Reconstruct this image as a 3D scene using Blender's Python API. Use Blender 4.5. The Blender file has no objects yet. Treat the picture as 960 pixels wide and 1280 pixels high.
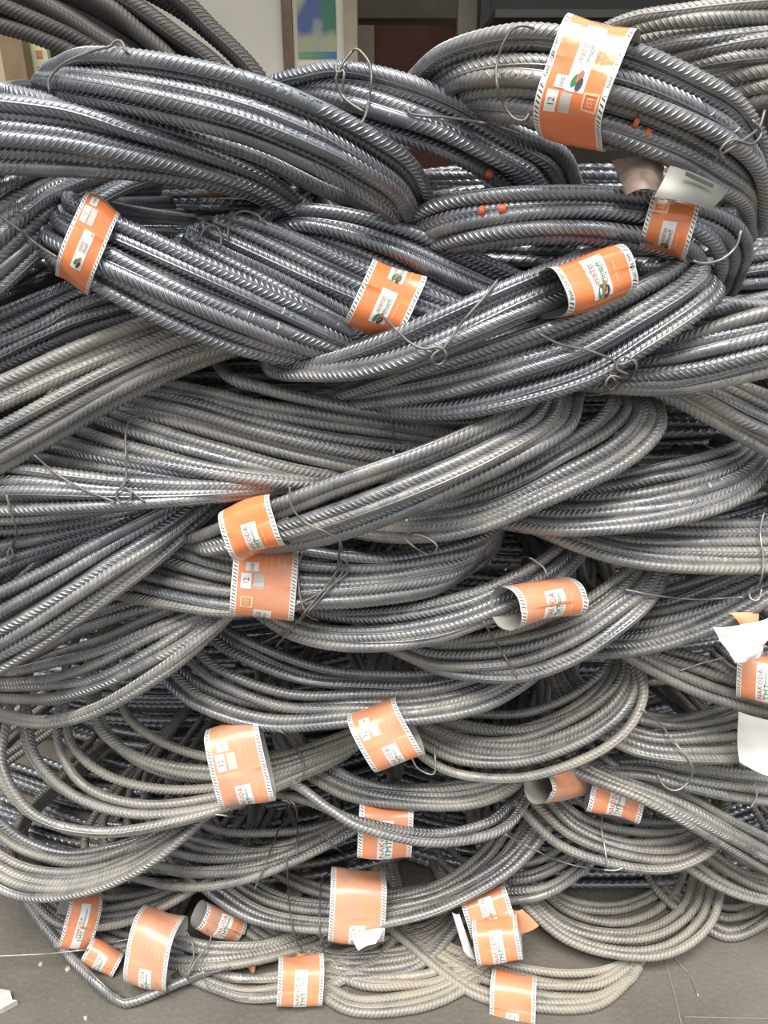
import bpy, math, random
import numpy as np
from mathutils import Vector

random.seed(7)
rng = np.random.default_rng(11)
scene = bpy.context.scene
COL = scene.collection

# ------------------------------------------------------------------ camera
F_PX = 961.0
CAM = np.array([0.0, 0.0, 1.284])
PITCH = math.radians(24.0)
SP, CP = math.sin(PITCH), math.cos(PITCH)
cam_data = bpy.data.cameras.new('camera')
cam = bpy.data.objects.new('camera', cam_data)
COL.objects.link(cam)
cam.location = CAM
cam.rotation_euler = (math.radians(90) - PITCH, 0, 0)
cam_data.sensor_fit = 'VERTICAL'
cam_data.sensor_height = 36.0
cam_data.lens = 36.0 * F_PX / 1280.0
cam_data.clip_start = 0.02
scene.camera = cam

# ------------------------------------------------------------------ light
world = bpy.data.worlds.new('sky')
scene.world = world
world.use_nodes = True
bg = world.node_tree.nodes['Background']
# overcast sky: three times brighter overhead than at the horizon
wt = world.node_tree
_tc = wt.nodes.new('ShaderNodeTexCoord')
_sx = wt.nodes.new('ShaderNodeSeparateXYZ'); wt.links.new(_tc.outputs['Generated'], _sx.inputs[0])
_mr = wt.nodes.new('ShaderNodeMapRange'); _mr.clamp = True
_mr.inputs[3].default_value = 0.333; _mr.inputs[4].default_value = 1.0
wt.links.new(_sx.outputs[2], _mr.inputs[0])
_mx = wt.nodes.new('ShaderNodeVectorMath'); _mx.operation = 'SCALE'
_mx.inputs[0].default_value = (0.93, 0.965, 1.0)
wt.links.new(_mr.outputs[0], _mx.inputs['Scale'])
wt.links.new(_mx.outputs[0], bg.inputs[0])
bg.inputs[1].default_value = 1.7
sun_data = bpy.data.lights.new('sun', 'SUN')
sun_data.energy = 4.4
sun_data.angle = math.radians(34)
sun_data.color = (1.0, 0.96, 0.90)
sun = bpy.data.objects.new('sun', sun_data)
COL.objects.link(sun)
sun.rotation_euler = (math.radians(20), 0, math.radians(-14))
scene.view_settings.view_transform = 'Standard'
scene.view_settings.look = 'None'
scene.view_settings.gamma = 1.0
scene.view_settings.use_curve_mapping = False
scene.view_settings.exposure = 0.2


# ------------------------------------------------------------------ helpers
def at(x, y, Y):
    """point of the place seen at photo position x, y that stands Y metres in front of the viewer"""
    u, v = (x - 480.0) / F_PX, (y - 640.0) / F_PX
    d = Y / (CP - v * SP)
    return np.array([u * d, Y, CAM[2] - d * (SP + v * CP)])


def at_z(x, y, z):
    u, v = (x - 480.0) / F_PX, (y - 640.0) / F_PX
    d = (CAM[2] - z) / (SP + v * CP)
    return np.array([u * d, d * (CP - v * SP), z])


def to_px(p):
    p = np.asarray(p, float)
    Y = p[..., 1]
    dz = p[..., 2] - CAM[2]
    d = Y * CP - dz * SP
    up = Y * SP + dz * CP
    return 480 + F_PX * p[..., 0] / d, 640 - F_PX * up / d, d


def tag(o, label=None, cat=None, group=None, kind=None):
    if label: o['label'] = label
    if cat: o['category'] = cat
    if group: o['group'] = group
    if kind: o['kind'] = kind
    return o


def link(o, parent=None):
    COL.objects.link(o)
    if parent is not None:
        o.parent = parent
    return o


def empty(name, loc):
    o = bpy.data.objects.new(name, None)
    o.empty_display_size = 0.05
    o.location = loc
    COL.objects.link(o)
    return o


def mesh_quads(name, verts, quads, smooth=True):
    """fast mesh from numpy arrays; all faces are quads"""
    me = bpy.data.meshes.new(name)
    nv, nf = len(verts), len(quads)
    me.vertices.add(nv)
    me.vertices.foreach_set('co', np.asarray(verts, np.float32).ravel())
    me.loops.add(nf * 4)
    me.loops.foreach_set('vertex_index', np.asarray(quads, np.int32).ravel())
    me.polygons.add(nf)
    me.polygons.foreach_set('loop_start', np.arange(0, nf * 4, 4, dtype=np.int32))
    me.polygons.foreach_set('use_smooth', np.full(nf, smooth, dtype=bool))
    me.update(calc_edges=True)
    return me


def mesh_any(name, verts, faces, smooth=False):
    me = bpy.data.meshes.new(name)
    me.from_pydata([tuple(map(float, v)) for v in verts], [], [tuple(map(int, f)) for f in faces])
    if smooth:
        for p in me.polygons: p.use_smooth = True
    me.update()
    return me


def obj(name, me, mat, parent=None, origin=None):
    """link a mesh given in world coordinates; its origin moves to its parent's base"""
    o = bpy.data.objects.new(name, me)
    COL.objects.link(o)
    if mat is not None: me.materials.append(mat)
    if parent is not None:
        o.parent = parent
        base = np.zeros(3)
        p = parent
        while p is not None:
            base += np.array(p.location); p = p.parent
        n = len(me.vertices)
        co = np.empty(n * 3, np.float32); me.vertices.foreach_get('co', co)
        co = co.reshape(-1, 3) - base.astype(np.float32)
        me.vertices.foreach_set('co', co.ravel()); me.update()
    elif origin is not None:
        n = len(me.vertices)
        co = np.empty(n * 3, np.float32); me.vertices.foreach_get('co', co)
        co = co.reshape(-1, 3) - np.asarray(origin, np.float32)
        me.vertices.foreach_set('co', co.ravel()); me.update()
        o.location = origin
    return o


def box(verts, faces, x0, x1, y0, y1, z0, z1):
    b = len(verts)
    for z in (z0, z1):
        for (x, y) in ((x0, y0), (x1, y0), (x1, y1), (x0, y1)): verts.append((x, y, z))
    for f in ((0, 3, 2, 1), (4, 5, 6, 7), (0, 1, 5, 4), (1, 2, 6, 5), (2, 3, 7, 6), (3, 0, 4, 7)):
        faces.append(tuple(b + i for i in f))


def box_obj(name, mat, b, parent=None, bevel=0.0, origin=None):
    v, f = [], []
    box(v, f, *b)
    me = mesh_any(name, v, f)
    o = obj(name, me, mat, parent, origin)
    if bevel:
        m = o.modifiers.new('bevel', 'BEVEL'); m.width = bevel; m.segments = 2
    return o


def catmull(P, n):
    """dense Catmull-Rom through P (k,3): n samples, even in arc length, and their normalised control index"""
    P = np.asarray(P, float)
    k = len(P)
    Q = np.vstack([2 * P[0] - P[1], P, 2 * P[-1] - P[-2]])
    t = np.linspace(0, k - 1, 40 * (k - 1) + 1)
    i = np.minimum(t.astype(int), k - 2)
    f = (t - i)[:, None]
    p0, p1, p2, p3 = Q[i], Q[i + 1], Q[i + 2], Q[i + 3]
    c = 0.5 * (2 * p1 + (p2 - p0) * f + (2 * p0 - 5 * p1 + 4 * p2 - p3) * f ** 2 + (3 * p1 - p0 - 3 * p2 + p3) * f ** 3)
    s = np.concatenate([[0], np.cumsum(np.linalg.norm(np.diff(c, axis=0), axis=1))])
    q = np.linspace(0, s[-1], n) if np.isscalar(n) else np.asarray(n) * s[-1]
    return np.stack([np.interp(q, s, c[:, j]) for j in range(3)], 1), s[-1], np.interp(q, s, t) / (k - 1)


def frames(C):
    T = np.gradient(C, axis=0)
    T /= np.linalg.norm(T, axis=1)[:, None] + 1e-12
    ref = np.array([0.0, -0.7, 0.7])
    N = np.empty_like(T)
    n = ref - T[0] * (ref @ T[0]); n /= np.linalg.norm(n)
    for i in range(len(T)):
        n = n - T[i] * (n @ T[i]); n = n / (np.linalg.norm(n) + 1e-12)
        N[i] = n
    return T, N, np.cross(T, N)


def tube(name, P, r, sides=6, step=0.006, raw=False):
    """smooth round wire through the points P"""
    P = np.asarray(P, float)
    if raw: C = P
    else:
        L = np.linalg.norm(np.diff(P, axis=0), axis=1).sum()
        C, _, _ = catmull(P, max(6, int(L / step)))
    T, N, B = frames(C)
    a = np.arange(sides) * 2 * math.pi / sides
    V = C[:, None, :] + r * (np.cos(a)[None, :, None] * N[:, None, :] + np.sin(a)[None, :, None] * B[:, None, :])
    n = len(C)
    V = V.reshape(-1, 3)
    i, j = np.meshgrid(np.arange(n - 1), np.arange(sides), indexing='ij')
    j2 = (j + 1) % sides
    Q = np.stack([i * sides + j, i * sides + j2, (i + 1) * sides + j2, (i + 1) * sides + j], -1).reshape(-1, 4)
    V = np.vstack([V, C[0] , C[-1]])
    caps = []
    for e, base, c in ((0, 0, len(V) - 2), (1, (n - 1) * sides, len(V) - 1)):
        for k in range(0, sides, 2):
            q = [base + k, base + k + 1, base + (k + 2) % sides, c]
            caps.append(q[::-1] if e == 0 else q)
    return mesh_quads(name, V, np.vstack([Q, np.array(caps)]))


# ------------------------------------------------------------------ materials
def new_mat(name):
    m = bpy.data.materials.new(name)
    m.use_nodes = True
    nt = m.node_tree
    return m, nt, nt.nodes['Principled BSDF']


def N(nt, kind, **kw):
    n = nt.nodes.new('ShaderNode' + kind)
    for k, v in kw.items():
        if k.startswith('i_'):
            key = k[2:]
            n.inputs[int(key) if key.isdigit() else key].default_value = v
        else: setattr(n, k, v)
    return n


def math_node(nt, op, a, b=None, clamp=False):
    n = nt.nodes.new('ShaderNodeMath'); n.operation = op; n.use_clamp = clamp
    for i, s in enumerate((a, b)):
        if s is None: continue
        if isinstance(s, (int, float)): n.inputs[i].default_value = s
        else: nt.links.new(s, n.inputs[i])
    return n.outputs[0]


def mix_col(nt, fac, a, b):
    n = nt.nodes.new('ShaderNodeMix'); n.data_type = 'RGBA'
    for sock, s in ((n.inputs[0], fac), (n.inputs[6], a), (n.inputs[7], b)):
        if hasattr(s, 'is_linked'): nt.links.new(s, sock)
        elif isinstance(s, (int, float)): sock.default_value = s
        else: sock.default_value = (*s, 1)
    return n.outputs[2]


def ramp(nt, sock, lo, hi):
    n = nt.nodes.new('ShaderNodeMapRange'); n.clamp = True
    n.inputs[1].default_value = lo; n.inputs[2].default_value = hi
    nt.links.new(sock, n.inputs[0])
    return n.outputs[0]


def plain(name, col, rough=0.6, metal=0.0, var=0.0, scale=20.0, bump=0.0, spec=0.5):
    m, nt, b = new_mat(name)
    b.inputs['Roughness'].default_value = rough
    b.inputs['Metallic'].default_value = metal
    b.inputs['Specular IOR Level'].default_value = spec
    b.inputs['Base Color'].default_value = (*col, 1)
    if var or bump:
        tc = N(nt, 'TexCoord')
        no = N(nt, 'TexNoise', i_Scale=scale, i_Detail=6.0)
        nt.links.new(tc.outputs['Object'], no.inputs['Vector'])
        if var:
            f = ramp(nt, no.outputs['Fac'], 0.3, 0.7)
            lo = tuple(c * (1 - var) for c in col); hi = tuple(min(1, c * (1 + var)) for c in col)
            nt.links.new(mix_col(nt, f, lo, hi), b.inputs['Base Color'])
        if bump:
            bp = N(nt, 'Bump', i_Strength=bump, i_Distance=0.01)
            nt.links.new(no.outputs['Fac'], bp.inputs['Height'])
            nt.links.new(bp.outputs[0], b.inputs['Normal'])
    return m


def rebar_material():
    m, nt, b = new_mat('rebar_steel')
    L = nt.links
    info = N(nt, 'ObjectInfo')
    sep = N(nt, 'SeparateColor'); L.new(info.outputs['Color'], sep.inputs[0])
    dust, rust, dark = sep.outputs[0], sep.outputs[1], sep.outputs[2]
    tc = N(nt, 'TexCoord')
    uv = N(nt, 'UVMap'); uv.uv_map = 'UVMap'
    sx = N(nt, 'SeparateXYZ'); L.new(uv.outputs[0], sx.inputs[0])
    u, v = sx.outputs[0], sx.outputs[1]
    rib = N(nt, 'Attribute'); rib.attribute_name = 'rib'
    # transverse ribs: a narrow ridge at every whole u, fading towards the two seams
    fr = math_node(nt, 'FRACT', u)
    dist = math_node(nt, 'ABSOLUTE', math_node(nt, 'SUBTRACT', fr, 0.5))
    ridge = ramp(nt, dist, 0.24, 0.06)
    side = math_node(nt, 'ABSOLUTE', math_node(nt, 'SINE', math_node(nt, 'MULTIPLY', v, 2 * math.pi)))
    side = ramp(nt, side, 0.12, 0.55)
    ribs = math_node(nt, 'MULTIPLY', math_node(nt, 'MULTIPLY', ridge, side), rib.outputs['Fac'])
    vv = math_node(nt, 'ABSOLUTE', math_node(nt, 'SUBTRACT', math_node(nt, 'FRACT', math_node(nt, 'MULTIPLY', v, 2.0)), 0.5))
    seam = ramp(nt, vv, 0.44, 0.48)
    hgt = math_node(nt, 'MAXIMUM', ribs, math_node(nt, 'MULTIPLY', seam, 0.7))
    n1 = N(nt, 'TexNoise', i_Scale=260.0, i_Detail=3.0); L.new(tc.outputs['Object'], n1.inputs['Vector'])
    hgt2 = math_node(nt, 'ADD', hgt, math_node(nt, 'MULTIPLY', n1.outputs['Fac'], 0.18))
    bp = N(nt, 'Bump', i_Strength=0.85, i_Distance=0.0011)
    L.new(hgt2, bp.inputs['Height']); L.new(bp.outputs[0], b.inputs['Normal'])
    # colour: blue grey mill scale, tan dust, brown rust, painted shade
    n2 = N(nt, 'TexNoise', i_Scale=14.0, i_Detail=5.0); L.new(tc.outputs['Object'], n2.inputs['Vector'])
    n3 = N(nt, 'TexNoise', i_Scale=90.0, i_Detail=4.0); L.new(tc.outputs['Object'], n3.inputs['Vector'])
    base = mix_col(nt, ramp(nt, n2.outputs['Fac'], 0.3, 0.7), (0.175, 0.185, 0.205), (0.27, 0.28, 0.30))
    base = mix_col(nt, math_node(nt, 'MULTIPLY', ramp(nt, ribs, 0.5, 1.0), 0.55), base, (0.50, 0.50, 0.51))
    dm = math_node(nt, 'ADD', dust, math_node(nt, 'MULTIPLY', math_node(nt, 'SUBTRACT', n3.outputs['Fac'], 0.5), 0.7))
    dm = math_node(nt, 'ADD', dm, math_node(nt, 'MULTIPLY', math_node(nt, 'SUBTRACT', n2.outputs['Fac'], 0.5), 0.9))
    dm = ramp(nt, dm, 0.1, 0.9)
    dcol = mix_col(nt, n2.outputs['Fac'], (0.31, 0.275, 0.215), (0.40, 0.36, 0.29))
    c = mix_col(nt, dm, base, dcol)
    n4 = N(nt, 'TexNoise', i_Scale=7.0, i_Detail=6.0); L.new(tc.outputs['Object'], n4.inputs['Vector'])
    rm = math_node(nt, 'MULTIPLY', ramp(nt, n4.outputs['Fac'], 0.56, 0.70), rust)
    c = mix_col(nt, rm, c, (0.23, 0.145, 0.065))
    c = mix_col(nt, math_node(nt, 'MULTIPLY', dark, 0.85), c, (0.045, 0.034, 0.024))  # dark: shade painted into the steel colour
    L.new(c, b.inputs['Base Color'])
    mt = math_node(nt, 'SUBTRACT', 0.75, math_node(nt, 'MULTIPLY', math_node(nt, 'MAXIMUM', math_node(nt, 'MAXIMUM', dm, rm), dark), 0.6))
    L.new(mt, b.inputs['Metallic'])
    ro = math_node(nt, 'ADD', 0.33, math_node(nt, 'MULTIPLY', dm, 0.30))
    ro = math_node(nt, 'ADD', ro, math_node(nt, 'MULTIPLY', math_node(nt, 'SUBTRACT', n3.outputs['Fac'], 0.5), 0.2))
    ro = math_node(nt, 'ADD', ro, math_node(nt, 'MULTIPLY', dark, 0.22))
    L.new(ro, b.inputs['Roughness'])
    return m


def label_material(name, orange, fade, dirt):
    """printed paper band: orange, white borders with dark slanted dashes; grey board on the inside"""
    m, nt, b = new_mat(name)
    L = nt.links
    uv = N(nt, 'UVMap'); uv.uv_map = 'UVMap'
    sx = N(nt, 'SeparateXYZ'); L.new(uv.outputs[0], sx.inputs[0])
    u, v = sx.outputs[0], sx.outputs[1]          # u: metres around, v: 0..1 across
    e = math_node(nt, 'ABSOLUTE', math_node(nt, 'SUBTRACT', v, 0.5))
    border = math_node(nt, 'GREATER_THAN', e, 0.41)
    hatch = math_node(nt, 'FRACT', math_node(nt, 'ADD', math_node(nt, 'MULTIPLY', u, 210.0), math_node(nt, 'MULTIPLY', v, 9.0)))
    hatch = math_node(nt, 'MULTIPLY', math_node(nt, 'LESS_THAN', hatch, 0.36), math_node(nt, 'LESS_THAN', math_node(nt, 'ABSOLUTE', math_node(nt, 'SUBTRACT', e, 0.455)), 0.03))
    tc = N(nt, 'TexCoord')
    n1 = N(nt, 'TexNoise', i_Scale=30.0, i_Detail=5.0); L.new(tc.outputs['Object'], n1.inputs['Vector'])
    n2 = N(nt, 'TexNoise', i_Scale=140.0, i_Detail=4.0); L.new(tc.outputs['Object'], n2.inputs['Vector'])
    org = mix_col(nt, math_node(nt, 'MULTIPLY', n1.outputs['Fac'], fade), orange, (0.78, 0.42, 0.28))
    wht = mix_col(nt, hatch, (0.80, 0.79, 0.76), (0.07, 0.065, 0.06))
    c = mix_col(nt, border, org, wht)
    d = math_node(nt, 'MULTIPLY', ramp(nt, math_node(nt, 'ADD', n1.outputs['Fac'], math_node(nt, 'MULTIPLY', n2.outputs['Fac'], 0.3)), 0.55, 0.85), dirt)
    c = mix_col(nt, d, c, (0.30, 0.24, 0.19))
    L.new(c, b.inputs['Base Color'])
    b.inputs['Roughness'].default_value = 0.17 + 0.3 * dirt
    b.inputs['Specular IOR Level'].default_value = 0.6
    bp = N(nt, 'Bump', i_Strength=0.25, i_Distance=0.004)
    L.new(n1.outputs['Fac'], bp.inputs['Height']); L.new(bp.outputs[0], b.inputs['Normal'])
    return m


M = {}
M['rebar'] = rebar_material()
M['label_fresh'] = label_material('label_paper_fresh', (0.80, 0.19, 0.035), 0.35, 0.12)
M['label_mid'] = label_material('label_paper_worn', (0.78, 0.22, 0.06), 0.8, 0.35)
M['label_old'] = label_material('label_paper_dusty', (0.68, 0.24, 0.10), 1.0, 0.6)
M['board'] = plain('grey_label_back', (0.36, 0.345, 0.315), 0.6, var=0.12, scale=40)
M['white_print'] = plain('white_print', (0.78, 0.77, 0.74), 0.35, var=0.05)
M['grey_print'] = plain('grey_print', (0.50, 0.46, 0.41), 0.4, var=0.1)
M['cream_print'] = plain('cream_print', (0.85, 0.55, 0.33), 0.4)
M['green_ink'] = plain('green_ink', (0.03, 0.20, 0.08), 0.4)
M['red_ink'] = plain('red_ink', (0.42, 0.16, 0.10), 0.4)
M['black_ink'] = plain('black_ink', (0.05, 0.05, 0.05), 0.4)
M['wire'] = plain('binding_wire', (0.20, 0.185, 0.17), 0.5, metal=0.6, var=0.3, scale=60)
M['wire_light'] = plain('galvanised_wire', (0.42, 0.41, 0.40), 0.4, metal=0.7, var=0.2, scale=60)

# ------------------------------------------------------------------ the place: floor, walls behind, ceiling
def floor_material():
    m, nt, b = new_mat('concrete_floor')
    L = nt.links
    tc = N(nt, 'TexCoord')
    n1 = N(nt, 'TexNoise', i_Scale=5.0, i_Detail=8.0); L.new(tc.outputs['Object'], n1.inputs['Vector'])
    n2 = N(nt, 'TexNoise', i_Scale=120.0, i_Detail=4.0); L.new(tc.outputs['Object'], n2.inputs['Vector'])
    c = mix_col(nt, ramp(nt, n1.outputs['Fac'], 0.3, 0.72), (0.085, 0.075, 0.060), (0.140, 0.127, 0.105))
    c = mix_col(nt, math_node(nt, 'MULTIPLY', ramp(nt, n2.outputs['Fac'], 0.5, 0.8), 0.35), c, (0.19, 0.175, 0.145))
    L.new(c, b.inputs['Base Color'])
    b.inputs['Roughness'].default_value = 0.75
    bp = N(nt, 'Bump', i_Strength=0.5, i_Distance=0.004)
    L.new(n2.outputs['Fac'], bp.inputs['Height']); L.new(bp.outputs[0], b.inputs['Normal'])
    return m


M['floor'] = floor_material()
M['cream_wall'] = plain('cream_plaster', (0.86, 0.80, 0.66), 0.8, var=0.07, scale=4, bump=0.1)
M['dark_wall'] = plain('dark_plaster', (0.20, 0.17, 0.13), 0.85, var=0.2, scale=5)
M['side_wall'] = plain('grey_plaster', (0.33, 0.30, 0.26), 0.85, var=0.1, scale=5)
M['wood'] = plain('brown_wood', (0.20, 0.135, 0.075), 0.6, var=0.25, scale=12)
M['wood_pale'] = plain('pale_wood', (0.44, 0.36, 0.25), 0.6, var=0.15, scale=12)
M['red_board'] = plain('red_brown_board', (0.17, 0.055, 0.035), 0.6, var=0.2)
M['beam'] = plain('beige_beam', (0.36, 0.31, 0.24), 0.7, var=0.1)
M['sheet_metal'] = plain('sheet_metal', (0.055, 0.055, 0.048), 0.5, metal=0.5, var=0.1)

WB = 3.0                     # back wall distance
tag(box_obj('floor', M['floor'], (-30, 30, -40, 4.6, -0.1, 0.0)), kind='structure')
tag(box_obj('wall_left', M['side_wall'], (-2.6, -2.5, 1.2, 4.6, 0, 3.0)), kind='structure')
tag(box_obj('wall_right', M['side_wall'], (2.5, 2.6, 1.2, 4.6, 0, 3.0)), kind='structure')
tag(box_obj('ceiling', M['side_wall'], (-2.6, 2.6, 2.3, 4.6, 2.7, 2.8)), kind='structure')
tag(box_obj('wall_back', M['dark_wall'], (-2.6, 2.6, 4.45, 4.55, 0, 2.8)), kind='structure')


def wx(px, py, Y): return at(px, py, Y)[0]
def wz(px, py, Y): return at(px, py, Y)[2]


M['dark_backing'] = plain('added_dark_backing', (0.10, 0.07, 0.05), 0.7, var=0.2)  # dark panel added so the lit wall does not show through the gaps
tag(box_obj('added_backing', M['dark_backing'], (-0.95, wx(354, 60, WB) - 0.001, WB - 0.012, WB - 0.001, 0, 1.22)), kind='structure')
# cream partition with the framed opening
tag(box_obj('wall_partition', M['cream_wall'], (-0.95, wx(354, 60, WB), WB, WB + 0.12, 0, 2.7)), kind='structure')
tag(box_obj('trim_1', M['wood'], (wx(354, 60, WB) + 0.001, wx(367, 60, WB), WB - 0.02, WB + 0.12, 0, 2.7)), kind='structure')
tag(box_obj('wall_pier', M['cream_wall'], (wx(367, 60, WB) + 0.001, wx(430, 60, WB), WB, WB + 0.12, 0, 2.7)), kind='structure')
tag(box_obj('trim_2', M['wood_pale'], (wx(430, 60, WB) + 0.001, wx(447, 60, WB), WB - 0.02, WB + 0.12, 0, 2.7)), kind='structure')
tag(box_obj('trim_3', M['wood'], (-1.42, -1.24, WB - 0.02, WB + 0.10, 0, 2.7)), kind='structure')


# ------------------------------------------------------------------ rebar
PITCH_M = 0.0068
SIDES = 8
ZB_W, ZB_H = 480, 640
zbuf = np.full((ZB_H, ZB_W), 9.0)


def splat(C, r):
    x, y, d = to_px(C)
    for xi, yi, di in zip(x / 2, y / 2, d):
        if di < 0.2: continue
        rp = r * F_PX / di / 2
        x0, x1, y0, y1 = int(xi - rp), int(xi + rp) + 1, int(yi - rp), int(yi + rp) + 1
        if x1 < 0 or y1 < 0 or x0 >= ZB_W or y0 >= ZB_H: continue
        sl = zbuf[max(0, y0):y1, max(0, x0):x1]
        np.minimum(sl, di - r, out=sl)


def make_bar(P, R, ext0, ext1, parent, dust, rust, emboss=None, pitch=PITCH_M, dark=0.0):
    """one ribbed bar through the visible points P, carried on into the heap at its ends"""
    P = np.array(P, float)
    if not ext0: P[0] += (P[1] - P[0]) * rng.uniform(0, 0.4)
    if not ext1: P[-1] += (P[-2] - P[-1]) * rng.uniform(0, 0.3)
    C0, Lv, _ = catmull(P, 60)
    def tail(e, t, ext):
        if not ext: return np.zeros((0, 3))
        k = ext if not isinstance(ext, bool) else 1.0
        Y = np.array([0, 1.0, 0])
        t = t * np.array([1, 0.6, 1]); j = rng.normal(0, 0.006, 3)
        return np.array([e + t * 0.035 * k + Y * 0.018, e + t * 0.062 * k + Y * 0.06, e + t * 0.07 * k + Y * 0.13 + j,
                         e + t * 0.04 * k + Y * 0.24 + j * 2, e - t * 0.02 * k + Y * 0.42 + j * 3])
    t0 = C0[0] - C0[1]; t0 /= np.linalg.norm(t0)
    t1 = C0[-1] - C0[-2]; t1 /= np.linalg.norm(t1)
    a = tail(C0[0], t0, ext0)[::-1]; z = tail(C0[-1], t1, ext1)
    A = np.vstack([a, P, z])
    A[:, 2] = np.maximum(A[:, 2], R * 1.05)
    _, L, tt = catmull(A, 800)
    k = len(A) - 1
    # sample: two rings a rib in view, few in the hidden tails
    lo, hi = len(a) / k, (len(a) + len(P) - 1) / k
    s_all = np.linspace(0, L, 800)
    sv0 = np.interp(lo, tt, s_all) - (0.075 if len(a) else 0); sv1 = np.interp(hi, tt, s_all) + (0.075 if len(z) else 0)
    h = pitch / 2
    sv0 = max(sv0, 0); sv1 = min(sv1, L)
    idx0, idx1 = int(math.ceil(sv0 / h)), int(sv1 / h)
    s_mid = np.arange(idx0, idx1 + 1) * h
    st = 8
    s_a = np.arange(0, idx0 - st // 2, st) * h
    s_z = np.arange(idx1 + st, int(L / h), st) * h
    s = np.concatenate([s_a, s_mid, s_z])
    C, _, _ = catmull(A, s / L)
    kk = np.round(s / h).astype(int)
    T, Nn, B = frames(C)
    th0 = rng.uniform(0, 2 * math.pi)
    tw = rng.uniform(-1.2, 1.2)
    th = np.arange(SIDES) * 2 * math.pi / SIDES
    peak = (kk % 2 == 1).astype(float)
    ribf = np.ones(len(s))
    emb = None
    if emboss:
        c = sv0 + emboss[0] * (sv1 - sv0); w = emboss[1] / 2
        ribf = np.clip((np.abs(s - c) - w) / 0.006, 0, 1)
        emb = c
    sin = np.abs(np.sin(th)) ** 0.7
    longi = (np.abs(np.cos(th)) > 0.99).astype(float)
    rad = R * (0.92 + 0.05 * (1 - ribf)[:, None] + 0.17 * (peak * ribf)[:, None] * sin[None, :] + 0.08 * longi[None, :])
    half = np.where(th < math.pi, th - math.pi / 2, 3 * math.pi / 2 - th)     # chevron lean of the ribs
    mid = np.zeros(len(s)); mid[len(s_a):len(s_a) + len(s_mid)] = 1
    mid = mid * np.clip((s - sv0) / (0.06 if ext0 else 0.02), 0, 1) * np.clip((sv1 - s) / (0.06 if ext1 else 0.02), 0, 1)
    off = 0.80 * R * half[None, :] * mid[:, None]
    ang = th[None, :] + th0 + (tw * s / 0.5)[:, None]
    V = C[:, None, :] + rad[..., None] * (np.cos(ang)[..., None] * Nn[:, None, :] + np.sin(ang)[..., None] * B[:, None, :]) + off[..., None] * T[:, None, :]
    n = len(s)
    V = V.reshape(-1, 3)
    i, j = np.meshgrid(np.arange(n - 1), np.arange(SIDES), indexing='ij')
    j2 = (j + 1) % SIDES
    Q = np.stack([i * SIDES + j, i * SIDES + j2, (i + 1) * SIDES + j2, (i + 1) * SIDES + j], -1).reshape(-1, 4)
    us = kk / 2.0
    U = np.stack([us[i], us[i], us[i + 1], us[i + 1]], -1).reshape(-1)
    W = np.stack([j, j + 1, j + 1, j], -1).reshape(-1) / SIDES
    V = np.vstack([V, C[0], C[-1]])
    caps = []
    for e, base, c in ((0, 0, len(V) - 2), (1, (n - 1) * SIDES, len(V) - 1)):
        for q in range(0, SIDES, 2):
            f = [base + q, base + q + 1, base + (q + 2) % SIDES, c]
            caps.append(f[::-1] if e == 0 else f)
    Qa = np.vstack([Q, np.array(caps)])
    me = mesh_quads('bar', V, Qa)
    uvl = me.uv_layers.new(name='UVMap')
    uvd = np.zeros((len(Qa) * 4, 2), np.float32)
    uvd[:len(U), 0] = U; uvd[:len(U), 1] = W
    uvd[len(U):, 1] = 0.0
    uvl.data.foreach_set('uv', uvd.ravel())
    at_ = me.attributes.new('rib', 'FLOAT', 'POINT')
    at_.data.foreach_set('value', np.concatenate([np.repeat(ribf, SIDES), [0, 0]]).astype(np.float32))
    o = obj('bar', me, M['rebar'], parent)
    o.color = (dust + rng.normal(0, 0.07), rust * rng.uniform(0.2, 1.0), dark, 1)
    m0, m1 = len(s_a), len(s_a) + len(s_mid)
    splat(C[m0:m1:2], R)
    if emb is not None:
        emboss_text(o, emboss[2], C, T, s, emb, R, dust)
    return o


TEXT_CACHE = {}


def text_mesh(txt, extrude=0.0, res=1):
    """flat glyph outlines of a line of text, height 1, centred: (verts, faces)"""
    key = (txt, extrude)
    if key in TEXT_CACHE: return TEXT_CACHE[key]
    cu = bpy.data.curves.new('text', 'FONT')
    cu.body = txt; cu.size = 1.0; cu.resolution_u = res; cu.extrude = extrude
    cu.align_x = 'CENTER'; cu.align_y = 'CENTER'
    o = bpy.data.objects.new('text', cu); COL.objects.link(o)
    dg = bpy.context.evaluated_depsgraph_get(); dg.update()
    me = bpy.data.meshes.new_from_object(o.evaluated_get(dg))
    v = np.array([tuple(p.co) for p in me.vertices]); f = [tuple(p.vertices) for p in me.polygons]
    if len(v):
        v[:, 1] -= (v[:, 1].max() + v[:, 1].min()) / 2; v[:, 0] -= (v[:, 0].max() + v[:, 0].min()) / 2
        v[:, :2] /= max(1e-6, v[:, 1].max() - v[:, 1].min())
    bpy.data.objects.remove(o); bpy.data.curves.remove(cu); bpy.data.meshes.remove(me)
    TEXT_CACHE[key] = (v, f)
    return v, f


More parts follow.
